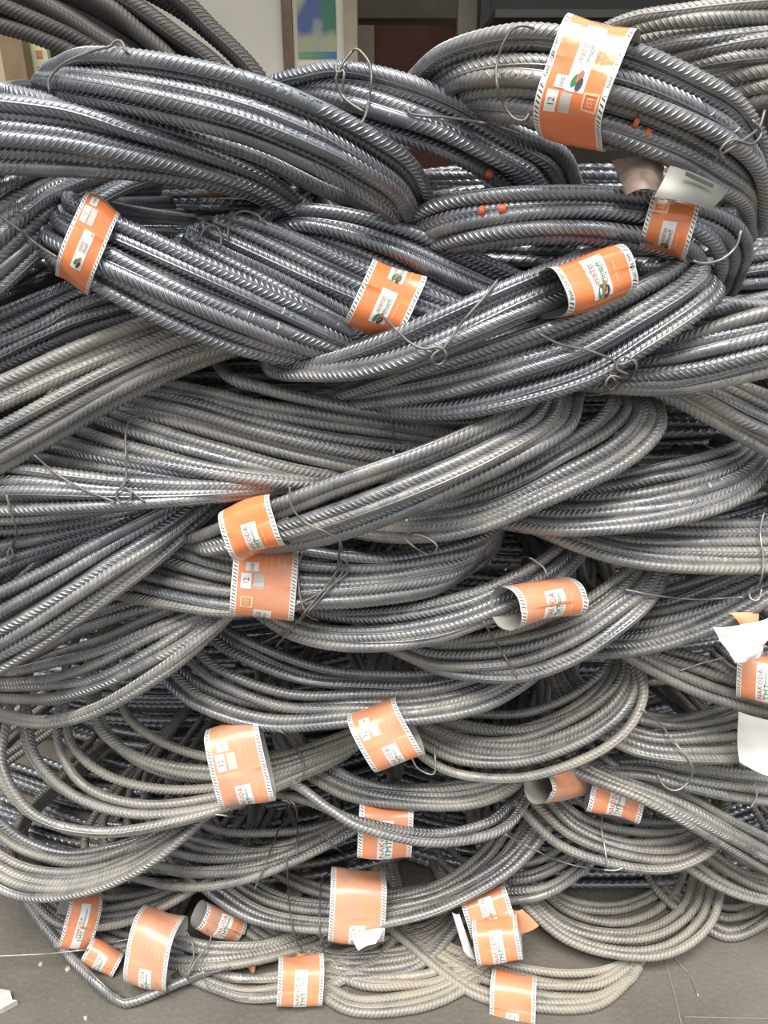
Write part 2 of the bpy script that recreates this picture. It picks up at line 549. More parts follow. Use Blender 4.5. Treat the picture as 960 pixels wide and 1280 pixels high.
def emboss_text(bar, txt, C, T, s, c, R, dust):
    v, f = text_mesh(txt, 0.06)
    if not len(v): return
    hgt = R * 1.05
    sgn = 1 if T[len(T) // 2][0] >= 0 else -1
    ss = np.clip(c + sgn * v[:, 0] * hgt, s[0], s[-1])
    P = np.stack([np.interp(ss, s, C[:, k]) for k in range(3)], 1)
    Tt = np.stack([np.interp(ss, s, T[:, k]) for k in range(3)], 1); Tt /= np.linalg.norm(Tt, axis=1)[:, None]
    Tt = Tt * sgn
    D = CAM - P; D += np.array([0, 0, 0.35]); D -= Tt * (D * Tt).sum(1)[:, None]; D /= np.linalg.norm(D, axis=1)[:, None]
    Up = np.cross(D, Tt)
    a = v[:, 1] * hgt / R
    lift = R * np.where(v[:, 2] > 0, 1.03, 0.93)
    W = P + lift[:, None] * (np.cos(a)[:, None] * D + np.sin(a)[:, None] * Up)
    me = mesh_any('embossed_lettering', W, f)
    o = obj('embossed_lettering', me, M['rebar'], bar)
    o.color = (dust * 0.6, 0, 0, 1)


def quad3(v, t):
    a, m, e = (v, v, v) if np.isscalar(v) else v
    return a * (1 - t) * (1 - 2 * t) + 4 * m * t * (1 - t) + e * t * (2 * t - 1)


COILS = {}
EMB = ['NAKODA TMT', 'FE 500D', 'TMT 500D', '12 500D']


def coil(key, label, T, B, Yt, Yb, n, R=0.0078, rear=None, dust=0.3, rust=0.25, ext=(1, 1), jit=0.16, bulge=0.010, extra=(), emb=0.22, group=None, dark=0.0):
    """a tied coil: bars lie between its upper edge T and lower edge B (photo x, y) at distances Yt, Yb"""
    T, B = np.array(T, float), np.array(B, float)
    k = len(T)
    assert len(B) == k, key
    tt = np.linspace(0, 1, k)
    PT = np.array([at(x, y, quad3(Yt, t)) for (x, y), t in zip(T, tt)])
    PB = np.array([at(x, y, quad3(Yb, t)) for (x, y), t in zip(B, tt)])
    base = (PT.mean(0) + PB.mean(0)) / 2
    base[2] = max(0.0, min(PT[:, 2].min(), PB[:, 2].min()) - R)
    root = tag(empty('rebar_coil', base), label, 'rebar coil', group or 'coils of ribbed steel bar in the heap')
    bars = []
    def lift(P):
        for i in range(len(P)):
            if P[i, 2] < R * 1.05:                       # lies on the floor
                d = P[i] - CAM; P[i] = CAM + d * (CAM[2] - R * 1.05) / -d[2]
        return P
    rows = [(i / max(1, n - 1), 0) for i in range(n)]
    rear = (n - 1 if dust < 0.3 else max(1, n // 3)) if rear is None else rear
    rows += [((i + 0.5) / max(1, rear), 1) for i in range(rear)]
    for q, (s0, layer) in enumerate(rows):
        g = 1.0 / max(1, n - 1)
        ph, fq = rng.uniform(0, 6.3), rng.uniform(0.5, 1.3)
        edge = 0.45 if s0 in (0.0, 1.0) and layer == 0 else 1.0
        s = s0 + g * jit * edge * (rng.normal(0, 0.8) + 1.2 * np.sin(ph + fq * 6.28 * tt) * (1.4 if layer else 1.0))
        P = PT + (PB - PT) * s[:, None]
        yo = -bulge * (1 - (2 * np.clip(s, 0, 1) - 1) ** 2) + layer * R * 2.4 + rng.normal(0, 0.0012)
        gap = np.linalg.norm(PB - PT, axis=1) / max(1, n - 1)
        yo = yo + ((q * 2) % 3) * 1.9 * R * np.clip(1.15 - gap / (2.0 * R), 0, 1)      # squeezed bars lie one behind another
        P[:, 1] += yo
        P = lift(P)
        e = None
        if layer == 0 and rng.random() < emb:
            txt = EMB[rng.integers(len(EMB))]
            e = (rng.uniform(0.25, 0.7), R * 1.05 * (0.78 * len(txt)) + 0.012, txt)
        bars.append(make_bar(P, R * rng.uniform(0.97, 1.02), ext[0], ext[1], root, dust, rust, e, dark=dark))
    for pts in extra:
        P = lift(np.array([at(*p) for p in pts]))
        bars.append(make_bar(P, R, ext[0], ext[1], root, dust, rust))
    COILS[key] = root
    return root


# ------------------------------------------------------------------ the coils of the heap, far ones first
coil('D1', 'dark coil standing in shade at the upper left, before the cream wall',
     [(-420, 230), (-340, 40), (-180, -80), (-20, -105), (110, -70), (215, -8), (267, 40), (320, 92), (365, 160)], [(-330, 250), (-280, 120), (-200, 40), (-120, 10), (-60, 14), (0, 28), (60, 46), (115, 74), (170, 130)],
     1.30, 1.30, 6, R=0.0125, dust=0.0, rust=0.5, jit=0.25, emb=0, dark=1.0)  # the shade it stands in is put into its steel colour
coil('T5', 'brownish coil at the top right corner, behind the coil with the widest orange label',
     [(690, 75), (773, 27), (860, 11), (970, 0), (1060, -6)], [(850, 160), (900, 140), (940, 128), (975, 121), (1060, 112)],
     (1.10, 1.0, 1.02), (1.10, 1.0, 1.02), 8, dust=0.45, rust=0.3)
coil('T4', 'large coil wearing the widest orange label, at the upper right',
     [(515, 99), (553, 66), (620, 45), (690, 43), (793, 66), (873, 100), (925, 132), (953, 180), (957, 240)],
     [(590, 137), (610, 141), (640, 147), (690, 156), (762, 171), (840, 199), (893, 229), (930, 254), (938, 282)],
     (0.99, 0.88, 0.98), (0.99, 0.88, 0.98), 7, R=0.0084, dust=0.26, rust=0.95, bulge=0.014, emb=0.45)
coil('T3', 'coil looped with loose wire at the top centre, before the poster',
     [(372, 94), (420, 84), (480, 93), (553, 119), (640, 164), (700, 192), (720, 230)],
     [(390, 125), (425, 140), (473, 157), (553, 184), (610, 214), (640, 238), (660, 265)],
     (1.0, 0.96, 1.02), (1.02, 0.96, 1.03), 5, R=0.0088, dust=0.08, rust=0.1)
coil('T1', 'clean blue grey coil sweeping down from the upper left, bound by wire at its bend',
     [(75, 82), (112, 70), (200, 78), (310, 102), (400, 137), (470, 174), (515, 207), (538, 252)],
     [(62, 112), (90, 120), (170, 137), (290, 168), (390, 208), (445, 238), (485, 265), (500, 290)],
     (0.95, 0.89, 1.0), (0.95, 0.89, 1.0), 6, R=0.0085, dust=0.02, rust=0.05, emb=0.85,
     extra=[[(40, 121, 0.95), (130, 141, 0.93), (230, 170, 0.935), (320, 197, 0.96), (400, 235, 1.0)]])
coil('T2', 'coil running off the left edge just below the wire bound bend',
     [(-30, 124), (80, 139), (170, 166), (250, 191), (330, 223), (385, 262)],
     [(-30, 209), (80, 212), (170, 217), (250, 227), (320, 246), (375, 278)],
     (0.88, 0.91, 1.02), (0.88, 0.92, 1.02), 6, R=0.0085, dust=0.06, rust=0.05)
coil('M3', 'coil falling steeply off the left edge behind the leftmost orange label',
     [(-70, 290), (-20, 252), (20, 226), (60, 212), (130, 202), (230, 198)], [(-60, 420), (0, 362), (45, 318), (90, 274), (170, 228), (280, 208)],
     (0.92, 0.96, 1.16), (0.92, 0.96, 1.16), 7, R=0.0083, dust=0.1, rust=0.1)
coil('R0', 'coil lost in shadow at the right edge, under the upper right loops',
     [(870, 330), (960, 318), (1050, 305)], [(880, 388), (960, 384), (1050, 380)], 1.04, 1.02, 5, dust=0.15)
coil('M1', 'slim coil with a small orange label under two loose tags',
     [(505, 276), (550, 257), (610, 246), (680, 241), (760, 242), (830, 251), (885, 264), (920, 284), (932, 312), (922, 345)],
     [(560, 312), (595, 308), (640, 302), (690, 298), (740, 299), (800, 306), (835, 313), (855, 326), (862, 345), (858, 365)],
     (1.0, 0.91, 0.99), (0.98, 0.90, 0.98), 5, R=0.0083, dust=0.12, rust=0.4)
coil('M6', 'unlabelled coil arching behind the bundle of cut bar ends, left of centre',
     [(332, 280), (355, 262), (420, 265), (490, 282), (560, 308), (640, 342), (690, 365)],
     [(352, 302), (385, 302), (430, 318), (490, 343), (545, 369), (600, 394), (650, 415)],
     (1.02, 0.98, 0.98), (1.02, 0.97, 0.97), 7, R=0.0082, dust=0.06)
coil('M5', 'bundle with cut bar ends at its left and an orange label in the centre',
     [(277, 268), (330, 284), (390, 308), (450, 334), (520, 363), (590, 390), (640, 408)],
     [(224, 292), (270, 319), (330, 349), (390, 381), (440, 407), (490, 428), (540, 445)],
     (0.97, 0.94, 0.95), (0.97, 0.93, 0.95), 7, R=0.0082, dust=0.05, ext=(0, 1))
coil('M2', 'coil with an orange label at its left bend, crossing below the dark gap',
     [(98, 262), (150, 282), (240, 321), (350, 371), (440, 414), (500, 445)], [(62, 322), (107, 352), (200, 400), (280, 430), (350, 446), (430, 455)],
     (0.93, 0.90, 0.97), (0.92, 0.89, 0.97), 6, R=0.0086, dust=0.06, rust=0.1, emb=0.3, ext=(0.6, 1))
coil('L1', 'upper of the two coils fanning off the left edge below the leftmost orange label',
     [(-50, 412), (0, 394), (50, 372), (95, 354), (160, 335)], [(-50, 478), (0, 458), (60, 432), (120, 408), (240, 375)],
     (0.95, 0.97, 1.02), (0.94, 0.96, 1.02), 5, R=0.0080, dust=0.2, rust=0.1)
coil('L1b', 'dusty coil with yellowish bars running off the left edge at mid height',
     [(-60, 505), (0, 478), (80, 442), (150, 415), (210, 396), (280, 378)], [(-80, 628), (0, 585), (70, 545), (140, 505), (230, 463), (320, 432)],
     (0.89, 0.93, 1.01), (0.88, 0.92, 1.0), 8, R=0.0083, dust=0.45, rust=0.6)
coil('R2', 'coil slanting down off the right edge below the label free right bundle',
     [(860, 468), (910, 478), (960, 496), (1030, 526), (1080, 556)], [(800, 482), (848, 503), (905, 536), (960, 568), (1040, 616)],
     (0.99, 0.94, 0.93), (0.97, 0.93, 0.92), 6, R=0.0080, dust=0.5, rust=0.3)
coil('R1', 'label free bundle at the right edge, beside the looped bend of the central coil',
     [(780, 452), (837, 432), (890, 412), (960, 392), (1050, 372)], [(720, 482), (770, 487), (850, 487), (960, 466), (1050, 438)],
     (0.97, 0.91, 0.90), (0.95, 0.90, 0.89), 6, R=0.0083, dust=0.3, rust=0.2,
     extra=[[(800, 392, 0.98), (870, 378, 0.97), (960, 383, 0.96), (1040, 385, 0.96)], [(790, 412, 0.97), (870, 392, 0.96), (960, 372, 0.97), (1040, 360, 0.97)]])
coil('M4b', 'big central coil bending back at the right, tied with a tangled wire knot',
     [(430, 492), (490, 473), (553, 452), (640, 424), (707, 402), (773, 372), (830, 343), (855, 320), (848, 304)],
     [(470, 514), (520, 518), (570, 517), (640, 503), (740, 472), (812, 430), (875, 388), (897, 366), (888, 350)],
     (0.97, 0.88, 0.97), (0.96, 0.87, 0.96), 7, R=0.0083, dust=0.15, rust=0.1, emb=0.1)
coil('M4a', 'central bundle of cut bars with a curled orange label, lying on the big coil',
     [(382, 458), (437, 442), (490, 421), (555, 391), (640, 354), (700, 331), (776, 306)],
     [(376, 470), (440, 472), (500, 462), (560, 440), (640, 406), (710, 378), (800, 338)],
     (0.93, 0.86, 0.93), (0.92, 0.86, 0.93), 5, R=0.0082, dust=0.18, ext=(1, 0))
coil('L2a', 'drooping coil with one stray bar, left of the centre below the dark gap',
     [(200, 479), (260, 489), (320, 503), (400, 516), (480, 528), (560, 541), (640, 552)], [(140, 512), (220, 530), (310, 556), (390, 577), (460, 590), (530, 595), (600, 590)],
     (1.03, 0.98, 1.0), (1.0, 0.95, 0.99), 6, R=0.0080, dust=0.4, rust=0.3,
     extra=[[(270, 440, 1.06), (274, 457, 1.03), (290, 473, 1.0), (320, 483, 0.985), (420, 507, 0.96), (520, 523, 0.96), (600, 527, 0.99)]])
coil('L2b', 'coil under the drooping one, tied with an upright wire ending in a ring',
     [(120, 508), (200, 539), (270, 561), (340, 581), (410, 594), (470, 596)], [(40, 568), (110, 582), (190, 594), (270, 602), (350, 604), (420, 600)],
     (1.0, 0.94, 0.98), (0.98, 0.92, 0.97), 6, R=0.0080, dust=0.25, rust=0.1)
coil('L3', 'nearly level coil running off the left edge under the ring ended wire',
     [(-40, 580), (40, 590), (150, 603), (260, 609), (340, 606), (410, 598)], [(-40, 650), (40, 648), (120, 641), (220, 628), (300, 619), (390, 604)],
     (0.92, 0.90, 0.97), (0.91, 0.89, 0.97), 5, R=0.0080, dust=0.22, rust=0.05, emb=0.5)
coil('L3b', 'thin bars at the left edge between the level coil and the steep one',
     [(-40, 666), (40, 661), (110, 651), (180, 639), (250, 628)], [(-40, 735), (30, 700), (90, 680), (150, 662), (230, 642)],
     (0.95, 0.95, 0.99), (0.94, 0.94, 0.98), 4, R=0.0078, dust=0.25)
coil('L4', 'steep coil climbing from the left edge towards the orange label below centre',
     [(-60, 770), (0, 742), (60, 713), (130, 675), (185, 646), (230, 622)], [(-60, 872), (0, 835), (67, 795), (150, 737), (205, 694), (252, 652)],
     (0.87, 0.89, 0.96), (0.86, 0.88, 0.95), 6, R=0.0083, dust=0.28, rust=0.15)
coil('R3', 'coil curving up at the right edge below the slanting bars',
     [(700, 612), (760, 598), (820, 586), (880, 572), (928, 554), (955, 515)], [(590, 648), (680, 663), (760, 663), (850, 650), (928, 620), (975, 565)],
     (1.02, 0.97, 1.05), (0.97, 0.90, 0.99), 7, R=0.0078, dust=0.32, rust=0.15)
coil('C2', 'coil looped at the right of the centre, tucked under the label wearing coil beside it',
     [(560, 628), (610, 604), (660, 578), (710, 550), (748, 525), (764, 498), (752, 470)], [(430, 664), (505, 672), (590, 662), (680, 627), (775, 583), (823, 540), (824, 505)],
     (0.98, 0.94, 1.04), (0.96, 0.89, 0.98), 7, R=0.0078, dust=0.38, rust=0.3)
coil('C1', 'central coil, pale and dusty, with a gaping orange label at its left end',
     [(255, 668), (335, 637), (420, 604), (520, 568), (590, 538), (640, 512), (665, 485)], [(290, 692), (385, 680), (475, 652), (560, 616), (640, 578), (708, 538), (724, 500)],
     (0.92, 0.87, 0.99), (0.91, 0.86, 0.96), 6, R=0.0083, dust=0.40, rust=0.2, emb=0.5)
coil('R4', 'coil with raised lettering at the right edge, sagging below the curving one',
     [(760, 662), (820, 656), (880, 653), (960, 656), (1050, 650)], [(680, 668), (757, 697), (840, 710), (955, 712), (1050, 700)],
     (1.0, 0.96, 0.96), (0.97, 0.91, 0.92), 6, R=0.0078, dust=0.42, rust=0.2, emb=0.6)
coil('C3', 'coil bound by a wire crossed orange label, under the gaping labelled end',
     [(228, 648), (290, 675), (375, 691), (480, 701), (565, 686), (612, 668), (625, 640)], [(140, 740), (220, 757), (290, 765), (375, 756), (455, 752), (540, 738), (592, 708)],
     (0.99, 0.94, 1.02), (0.96, 0.89, 0.98), 7, R=0.0077, dust=0.28, rust=0.1)
coil('C4', 'coil carrying an open orange label tube right of the centre',
     [(330, 735), (400, 762), (490, 762), (590, 740), (650, 716), (690, 690), (718, 665)], [(320, 770), (370, 800), (440, 811), (530, 803), (620, 773), (690, 738), (735, 690)],
     (1.0, 0.93, 1.02), (0.96, 0.89, 0.99), 6, R=0.0077, dust=0.35, rust=0.15)
coil('R5', 'coil under a straight stray wire at the right, above the crumpled white wrapper',
     [(800, 746), (840, 736), (890, 722), (945, 705), (1010, 685)], [(735, 818), (805, 813), (885, 788), (950, 755), (1020, 712)],
     (1.02, 0.99, 0.98), (0.97, 0.92, 0.92), 7, R=0.0077, dust=0.35)
coil('C5', 'smiling loop right of centre directly below the open label tube',
     [(490, 800), (545, 804), (640, 788), (720, 757), (768, 725), (797, 702), (812, 675)], [(480, 808), (550, 842), (640, 850), (710, 830), (775, 790), (818, 750), (838, 705)],
     (1.02, 0.95, 1.04), (0.99, 0.90, 0.99), 6, R=0.0078, dust=0.42, rust=0.2)
coil('R6', 'few bars slanting to the right edge with a half hidden orange label',
     [(825, 812), (880, 826), (930, 846), (1010, 868)], [(770, 812), (850, 855), (920, 879), (1010, 902)],
     (1.0, 0.96, 0.94), (0.98, 0.94, 0.92), 4, rear=2, R=0.0078, dust=0.5, rust=0.2)
coil('L5', 'loop bulging at the left edge, fanning out below the steep coil',
     [(40, 812), (90, 780), (130, 766), (185, 752), (250, 742), (320, 730)], [(-25, 890), (50, 907), (120, 892), (200, 847), (262, 797), (318, 740)],
     (1.0, 0.97, 1.0), (0.96, 0.89, 0.95), 8, R=0.0077, dust=0.38, rust=0.1, jit=0.25)
coil('C6', 'wide loop below centre wearing a skewed orange label',
     [(262, 768), (300, 795), (385, 827), (455, 838), (545, 837), (610, 815), (650, 790), (675, 760)], [(203, 840), (250, 880), (335, 907), (445, 902), (520, 900), (600, 885), (660, 852), (695, 815)],
     (1.06, 1.0, 1.08), (1.0, 0.92, 1.02), 6, R=0.0077, dust=0.33, rust=0.1, jit=0.25)
coil('R7', 'small stack of arcs at the right, left of the hanging white sheet',
     [(780, 886), (840, 897), (890, 888), (930, 873), (975, 845)], [(755, 922), (800, 940), (860, 947), (935, 945), (1010, 915)],
     (1.04, 1.02, 1.06), (0.98, 0.94, 0.97), 6, R=0.0077, dust=0.5, rust=0.1)
coil('C7', 'deep round loop at the lower right of centre',
     [(540, 885), (605, 893), (660, 890), (715, 868), (750, 840), (766, 812), (762, 785)], [(505, 925), (560, 961), (640, 970), (715, 952), (775, 918), (803, 872), (798, 820)],
     (1.08, 1.03, 1.12), (1.0, 0.92, 1.02), 7, R=0.0076, dust=0.55, rust=0.1, jit=0.25)
coil('B13', 'widest loop at the lower left, wearing a tall dusty orange label',
     [(148, 865), (165, 898), (205, 924), (265, 943), (340, 945), (410, 925), (480, 895)], [(0, 890), (-2, 960), (40, 1022), (120, 1045), (220, 1030), (310, 1000), (410, 955)],
     (1.1, 0.99, 1.06), (1.02, 0.89, 1.0), 8, R=0.0076, dust=0.55, rust=0.05, jit=0.3, emb=0.3)
coil('B1', 'level coil at the lower right edge, below the hanging white sheet',
     [(700, 955), (800, 950), (870, 958), (930, 963), (1010, 965)], [(760, 962), (810, 972), (860, 988), (930, 1003), (1010, 1010)],
     (1.04, 0.99, 1.0), (1.0, 0.95, 0.96), 5, R=0.0076, dust=0.5)
coil('B2', 'short run of bars slanting down towards the lower right edge',
     [(780, 960), (860, 995), (920, 1026), (1000, 1065)], [(725, 968), (810, 1003), (885, 1045), (970, 1092)],
     (1.0, 0.96, 0.97), (0.98, 0.92, 0.95), 4, R=0.0076, dust=0.55)
coil('B12', 'dim loop with an orange label crossed by one bar, below the skewed label',
     [(392, 940), (440, 972), (500, 985), (570, 985), (632, 970), (662, 938)], [(375, 960), (430, 992), (490, 1003), (580, 1006), (642, 985), (668, 945)],
     (1.05, 0.98, 1.05), (1.03, 0.95, 1.03), 3, rear=3, R=0.0076, dust=0.4,
     extra=[[(340, 968, 1.0), (375, 985, 0.95), (410, 1010, 0.92), (455, 1035, 0.895), (540, 1053, 0.89), (620, 1040, 0.92), (655, 1005, 0.98), (664, 960, 1.05)],
            [(340, 990, 1.0), (390, 1003, 0.95), (450, 1027, 0.92), (540, 1042, 0.93), (610, 1028, 0.95), (640, 1000, 1.0)]])
coil('B3', 'loop with a small orange label and a rolled grey tube beside it, lower right',
     [(695, 975), (735, 1008), (790, 1027), (850, 1030), (888, 1014), (902, 985)], [(650, 1005), (700, 1055), (773, 1081), (840, 1084), (892, 1056), (904, 1015)],
     (1.08, 1.01, 1.08), (1.0, 0.93, 1.0), 5, R=0.0076, dust=0.55, jit=0.22)
coil('B15', 'loose arcs between the tall dusty label and the wire hung loops',
     [(230, 1018), (280, 1035), (340, 1041), (400, 1035), (460, 1012)], [(120, 1085), (210, 1109), (290, 1104), (370, 1076), (455, 1035)],
     (1.1, 1.04, 1.1), (1.02, 0.94, 1.04), 6, R=0.0076, dust=0.5, jit=0.35)
coil('B14', 'loop hanging over the floor at the lower left edge',
     [(-25, 1005), (25, 1050), (80, 1066), (140, 1058), (200, 1040), (255, 1018)], [(-35, 1088), (25, 1120), (95, 1117), (165, 1090), (225, 1048), (268, 1008)],
     (1.0, 0.97, 1.04), (0.93, 0.89, 0.97), 6, R=0.0076, dust=0.55, jit=0.35)
coil('B4', 'coil turning off the lower right edge above the bare floor',
     [(872, 1030), (920, 1070), (970, 1090), (1040, 1100)], [(845, 1075), (900, 1110), (960, 1128), (1040, 1130)],
     (1.08, 1.02, 1.03), (1.0, 0.95, 0.97), 5, R=0.0076, dust=0.6)
coil('B5', 'lowest small loop at the right edge, resting near the floor',
     [(870, 1118), (910, 1132), (948, 1126), (990, 1100)], [(860, 1145), (908, 1170), (952, 1155), (995, 1115)],
     (1.06, 1.04, 1.1), (1.0, 0.97, 1.04), 4, R=0.0076, dust=0.65)
coil('B11', 'short arcs in the dark hollow right of the torn labels',
     [(590, 1080), (640, 1082), (682, 1072), (720, 1045)], [(580, 1115), (640, 1124), (692, 1112), (742, 1075)],
     (1.08, 1.03, 1.09), (1.02, 0.97, 1.03), 4, R=0.0076, dust=0.5)
coil('B10', 'loop with a sunlit orange label whose white lower corner curls out',
     [(290, 1050), (360, 1093), (412, 1109), (480, 1113), (550, 1100), (602, 1063), (630, 1010)], [(225, 1088), (310, 1148), (410, 1163), (485, 1153), (560, 1131), (642, 1083), (695, 1020)],
     (1.12, 1.02, 1.12), (1.0, 0.91, 1.02), 6, R=0.0076, dust=0.5, jit=0.3)
coil('B16', 'small loop with a narrow orange label overhanging the floor at the lower left',
     [(50, 1095), (110, 1119), (160, 1120), (220, 1106), (270, 1082)], [(28, 1112), (75, 1157), (145, 1156), (207, 1133), (262, 1098)],
     (1.06, 1.02, 1.06), (0.99, 0.94, 0.99), 5, R=0.0076, dust=0.5)
coil('B6', 'round ribbed loop beside the bare floor, lower right',
     [(662, 1088), (705, 1121), (757, 1133), (800, 1126), (832, 1104), (844, 1068)], [(632, 1108), (700, 1172), (773, 1195), (840, 1191), (890, 1155), (906, 1095)],
     (1.12, 1.05, 1.14), (1.0, 0.905, 1.02), 6, R=0.0076, dust=0.7, rust=0.05, jit=0.2)
coil('B9', 'dark loop under the label with the curled white corner',
     [(370, 1140), (430, 1165), (490, 1163), (542, 1150), (585, 1115)], [(320, 1172), (385, 1213), (455, 1224), (528, 1205), (585, 1140)],
     (1.08, 1.02, 1.08), (0.98, 0.92, 1.0), 6, R=0.0076, dust=0.5, jit=0.2)
coil('B17', 'low coil with a wide slack orange label and one bar bent out over the floor',
     [(140, 1140), (215, 1166), (270, 1180), (330, 1178), (400, 1150)], [(130, 1178), (215, 1206), (270, 1208), (335, 1197), (400, 1178)],
     (1.0, 0.93, 1.0), (0.97, 0.89, 0.97), 4, R=0.0076, dust=0.5, jit=0.25,
     extra=[[(30, 1118, 1.0), (50, 1150, 0.96), (83, 1190, 0.91), (120, 1228, 0.86), (148, 1250, 0.845), (170, 1251, 0.845), (225, 1228, 0.87), (280, 1208, 0.9), (340, 1195, 0.93)]])
coil('B7', 'bottom loop right of centre with an orange label touching the floor',
     [(515, 1160), (600, 1194), (680, 1213), (740, 1215), (780, 1203), (800, 1186)], [(505, 1175), (588, 1238), (670, 1257), (742, 1257), (784, 1228), (804, 1198)],
     (1.02, 0.93, 1.0), (0.95, 0.84, 0.95), 5, R=0.0076, dust=0.75, jit=0.3, ext=(1, 0))
coil('B8', 'lowest loop in the middle, lying on the floor',
     [(410, 1200), (455, 1222), (500, 1223), (550, 1212), (605, 1180)], [(385, 1230), (432, 1261), (490, 1265), (556, 1250), (625, 1208)],
     (0.99, 0.92, 0.99), (0.91, 0.835, 0.93), 5, R=0.0076, dust=0.75, jit=0.3)
coil('B19', 'floor level bars with an orange label left of the lowest loop',
     [(245, 1208), (300, 1220), (350, 1216), (400, 1203), (450, 1180)], [(248, 1226), (300, 1247), (350, 1246), (405, 1236), (460, 1210)],
     (0.95, 0.90, 0.96), (0.91, 0.85, 0.92), 4, R=0.0076, dust=0.7)

# dim coils deep inside the heap, seen only through its gaps
zz0 = 0.07
while zz0 < 1.33:
    for cx in ((-0.42, 0.40) if zz0 < 1.24 else (-0.42,)):
        cy = 1.40 + rng.normal(0, 0.02)
        cx2 = cx + rng.normal(0, 0.06)
        root = tag(empty('rebar_coil', (cx2, cy, zz0 - 0.04)), 'flat rebar coil added inside the heap to darken its hollows', 'rebar coil', 'shadowed coils inside the heap')
        for i in range(11):
            w = 0.50 + rng.normal(0, 0.03)
            yy, zz = cy + (i % 3) * 0.03 + rng.normal(0, 0.008), max(0.012, zz0 + (i - 5) * 0.0105)
            tl = rng.normal(0, 0.02)
            P = [(cx2 - w, yy + 0.14, zz + tl), (cx2 - w * .5, yy + 0.03, zz + rng.normal(0, .006)), (cx2, yy, zz), (cx2 + w * .5, yy + 0.03, zz + rng.normal(0, .006)), (cx2 + w, yy + 0.14, zz - tl)]
            make_bar(P, 0.0078, 1, 1, root, 0.0, 1.0, pitch=0.016)
    zz0 += 0.097

# added flat coils behind the front ones, at several heights, blocking light from the hollows
for (zl, ys) in ((0.015, (1.07, 1.22)), (0.33, (1.30,)), (0.60, (1.31,)), (0.86, (1.30,)), (1.17, (1.08, 1.18, 1.29))):
    for cy in ys:
        for cx in (-0.45, 0.42):
            cx2 = cx + rng.normal(0, 0.04)
            root = tag(empty('rebar_coil', (cx2, cy, max(0, zl - 0.02))), 'flat rebar coil added inside the heap to darken its hollows', 'rebar coil', 'shadowed coils inside the heap')
            for i in range(9):
                w = 0.50 + rng.normal(0, 0.03)
                yy, zz = cy + i * 0.0155 + rng.normal(0, 0.003), max(0.009, zl + (i % 2) * 0.012 + rng.normal(0, 0.003))
                P = [(cx2 - w, yy + 0.10, zz + 0.01), (cx2 - w * .5, yy + 0.02, zz), (cx2, yy, zz), (cx2 + w * .5, yy + 0.02, zz), (cx2 + w, yy + 0.10, zz + 0.01)]
                make_bar(P, 0.0078, 0, 0, root, 0.0, 1.0, pitch=0.016)
# ------------------------------------------------------------------ paper label bands
def superellipse(hh, dd, n=72, p=0.62):
    ph = np.linspace(0, 2 * math.pi, 4 * n + 1)
    x = np.sign(np.cos(ph)) * np.abs(np.cos(ph)) ** p * dd      # towards the viewer
    y = np.sign(np.sin(ph)) * np.abs(np.sin(ph)) ** p * hh      # up
    s = np.concatenate([[0], np.cumsum(np.hypot(np.diff(x), np.diff(y)))])
    q = np.linspace(0, s[-1], n + 1)
    return np.interp(q, s, x), np.interp(q, s, y), s[-1]


class Band:
    def __init__(self, left, right, h, dd=0.034, p=0.62, shear=0.0, wob=0.0015):
        xc = (left[0] + right[0]) / 2
        turn = -(xc - 480) / F_PX * abs(right[0] - left[0]) / F_PX * 0.55     # lie square to the bars it wraps
        L, Rr = at(left[0], left[1], left[2] - turn), at(right[0], right[1], right[2] + turn)
        self.c = (L + Rr) / 2
        A = Rr - L; self.w = np.linalg.norm(A); A /= self.w
        up = np.array([0, SP, CP])
        V = up - A * (up @ A); V /= np.linalg.norm(V)
        D = np.cross(A, V); D = D if D[1] < 0 else -D
        dep = to_px(self.c)[2]
        self.hh = h / 2 * dep / F_PX
        self.A, self.V, self.D = A, V, D
        self.x, self.y, self.per = superellipse(self.hh, dd, p=p)
        self.s = np.linspace(0, self.per, len(self.x))
        self.shear = shear; self.wob = wob; self.ph = rng.uniform(0, 6.28, 3)

    def pt(self, a, b, lift=0.0):
        """a: metres around from the front centre, up positive; b: 0..1 along the bars"""
        a = np.asarray(a, float); b = np.asarray(b, float)
        q = np.mod(a, self.per)
        e = 0.0006
        x, y = np.interp(q, self.s, self.x), np.interp(q, self.s, self.y)
        x2, y2 = np.interp(np.mod(q + e, self.per), self.s, self.x), np.interp(np.mod(q + e, self.per), self.s, self.y)
        nx, ny = y2 - y, -(x2 - x)
        l = np.hypot(nx, ny) + 1e-12
        k = lift + self.wob * np.sin(q * 60 + self.ph[0] + b * 4) + self.wob * np.sin(b * 5 + self.ph[1] + q * 25)
        x, y = x + nx / l * k, y + ny / l * k
        bb = (b - 0.5) * self.w + self.shear * y
        return self.c + x[..., None] * self.D + y[..., None] * self.V + bb[..., None] * self.A


def grid_mesh(name, fn, a, b, uv=None, flip=False):
    Aa, Bb = np.meshgrid(a, b, indexing='ij')
    V = fn(Aa.ravel(), Bb.ravel())
    na, nb = len(a), len(b)
    i, j = np.meshgrid(np.arange(na - 1), np.arange(nb - 1), indexing='ij')
    q = np.stack([i * nb + j, i * nb + j + 1, (i + 1) * nb + j + 1, (i + 1) * nb + j], -1).reshape(-1, 4)
    if flip: q = q[:, ::-1]
    me = mesh_quads(name, V, q)
    if uv:
        ul = me.uv_layers.new(name='UVMap')
        U = np.stack([Aa.ravel()[q.ravel()], Bb.ravel()[q.ravel()]], 1).astype(np.float32)
        ul.data.foreach_set('uv', U.ravel())
    return me


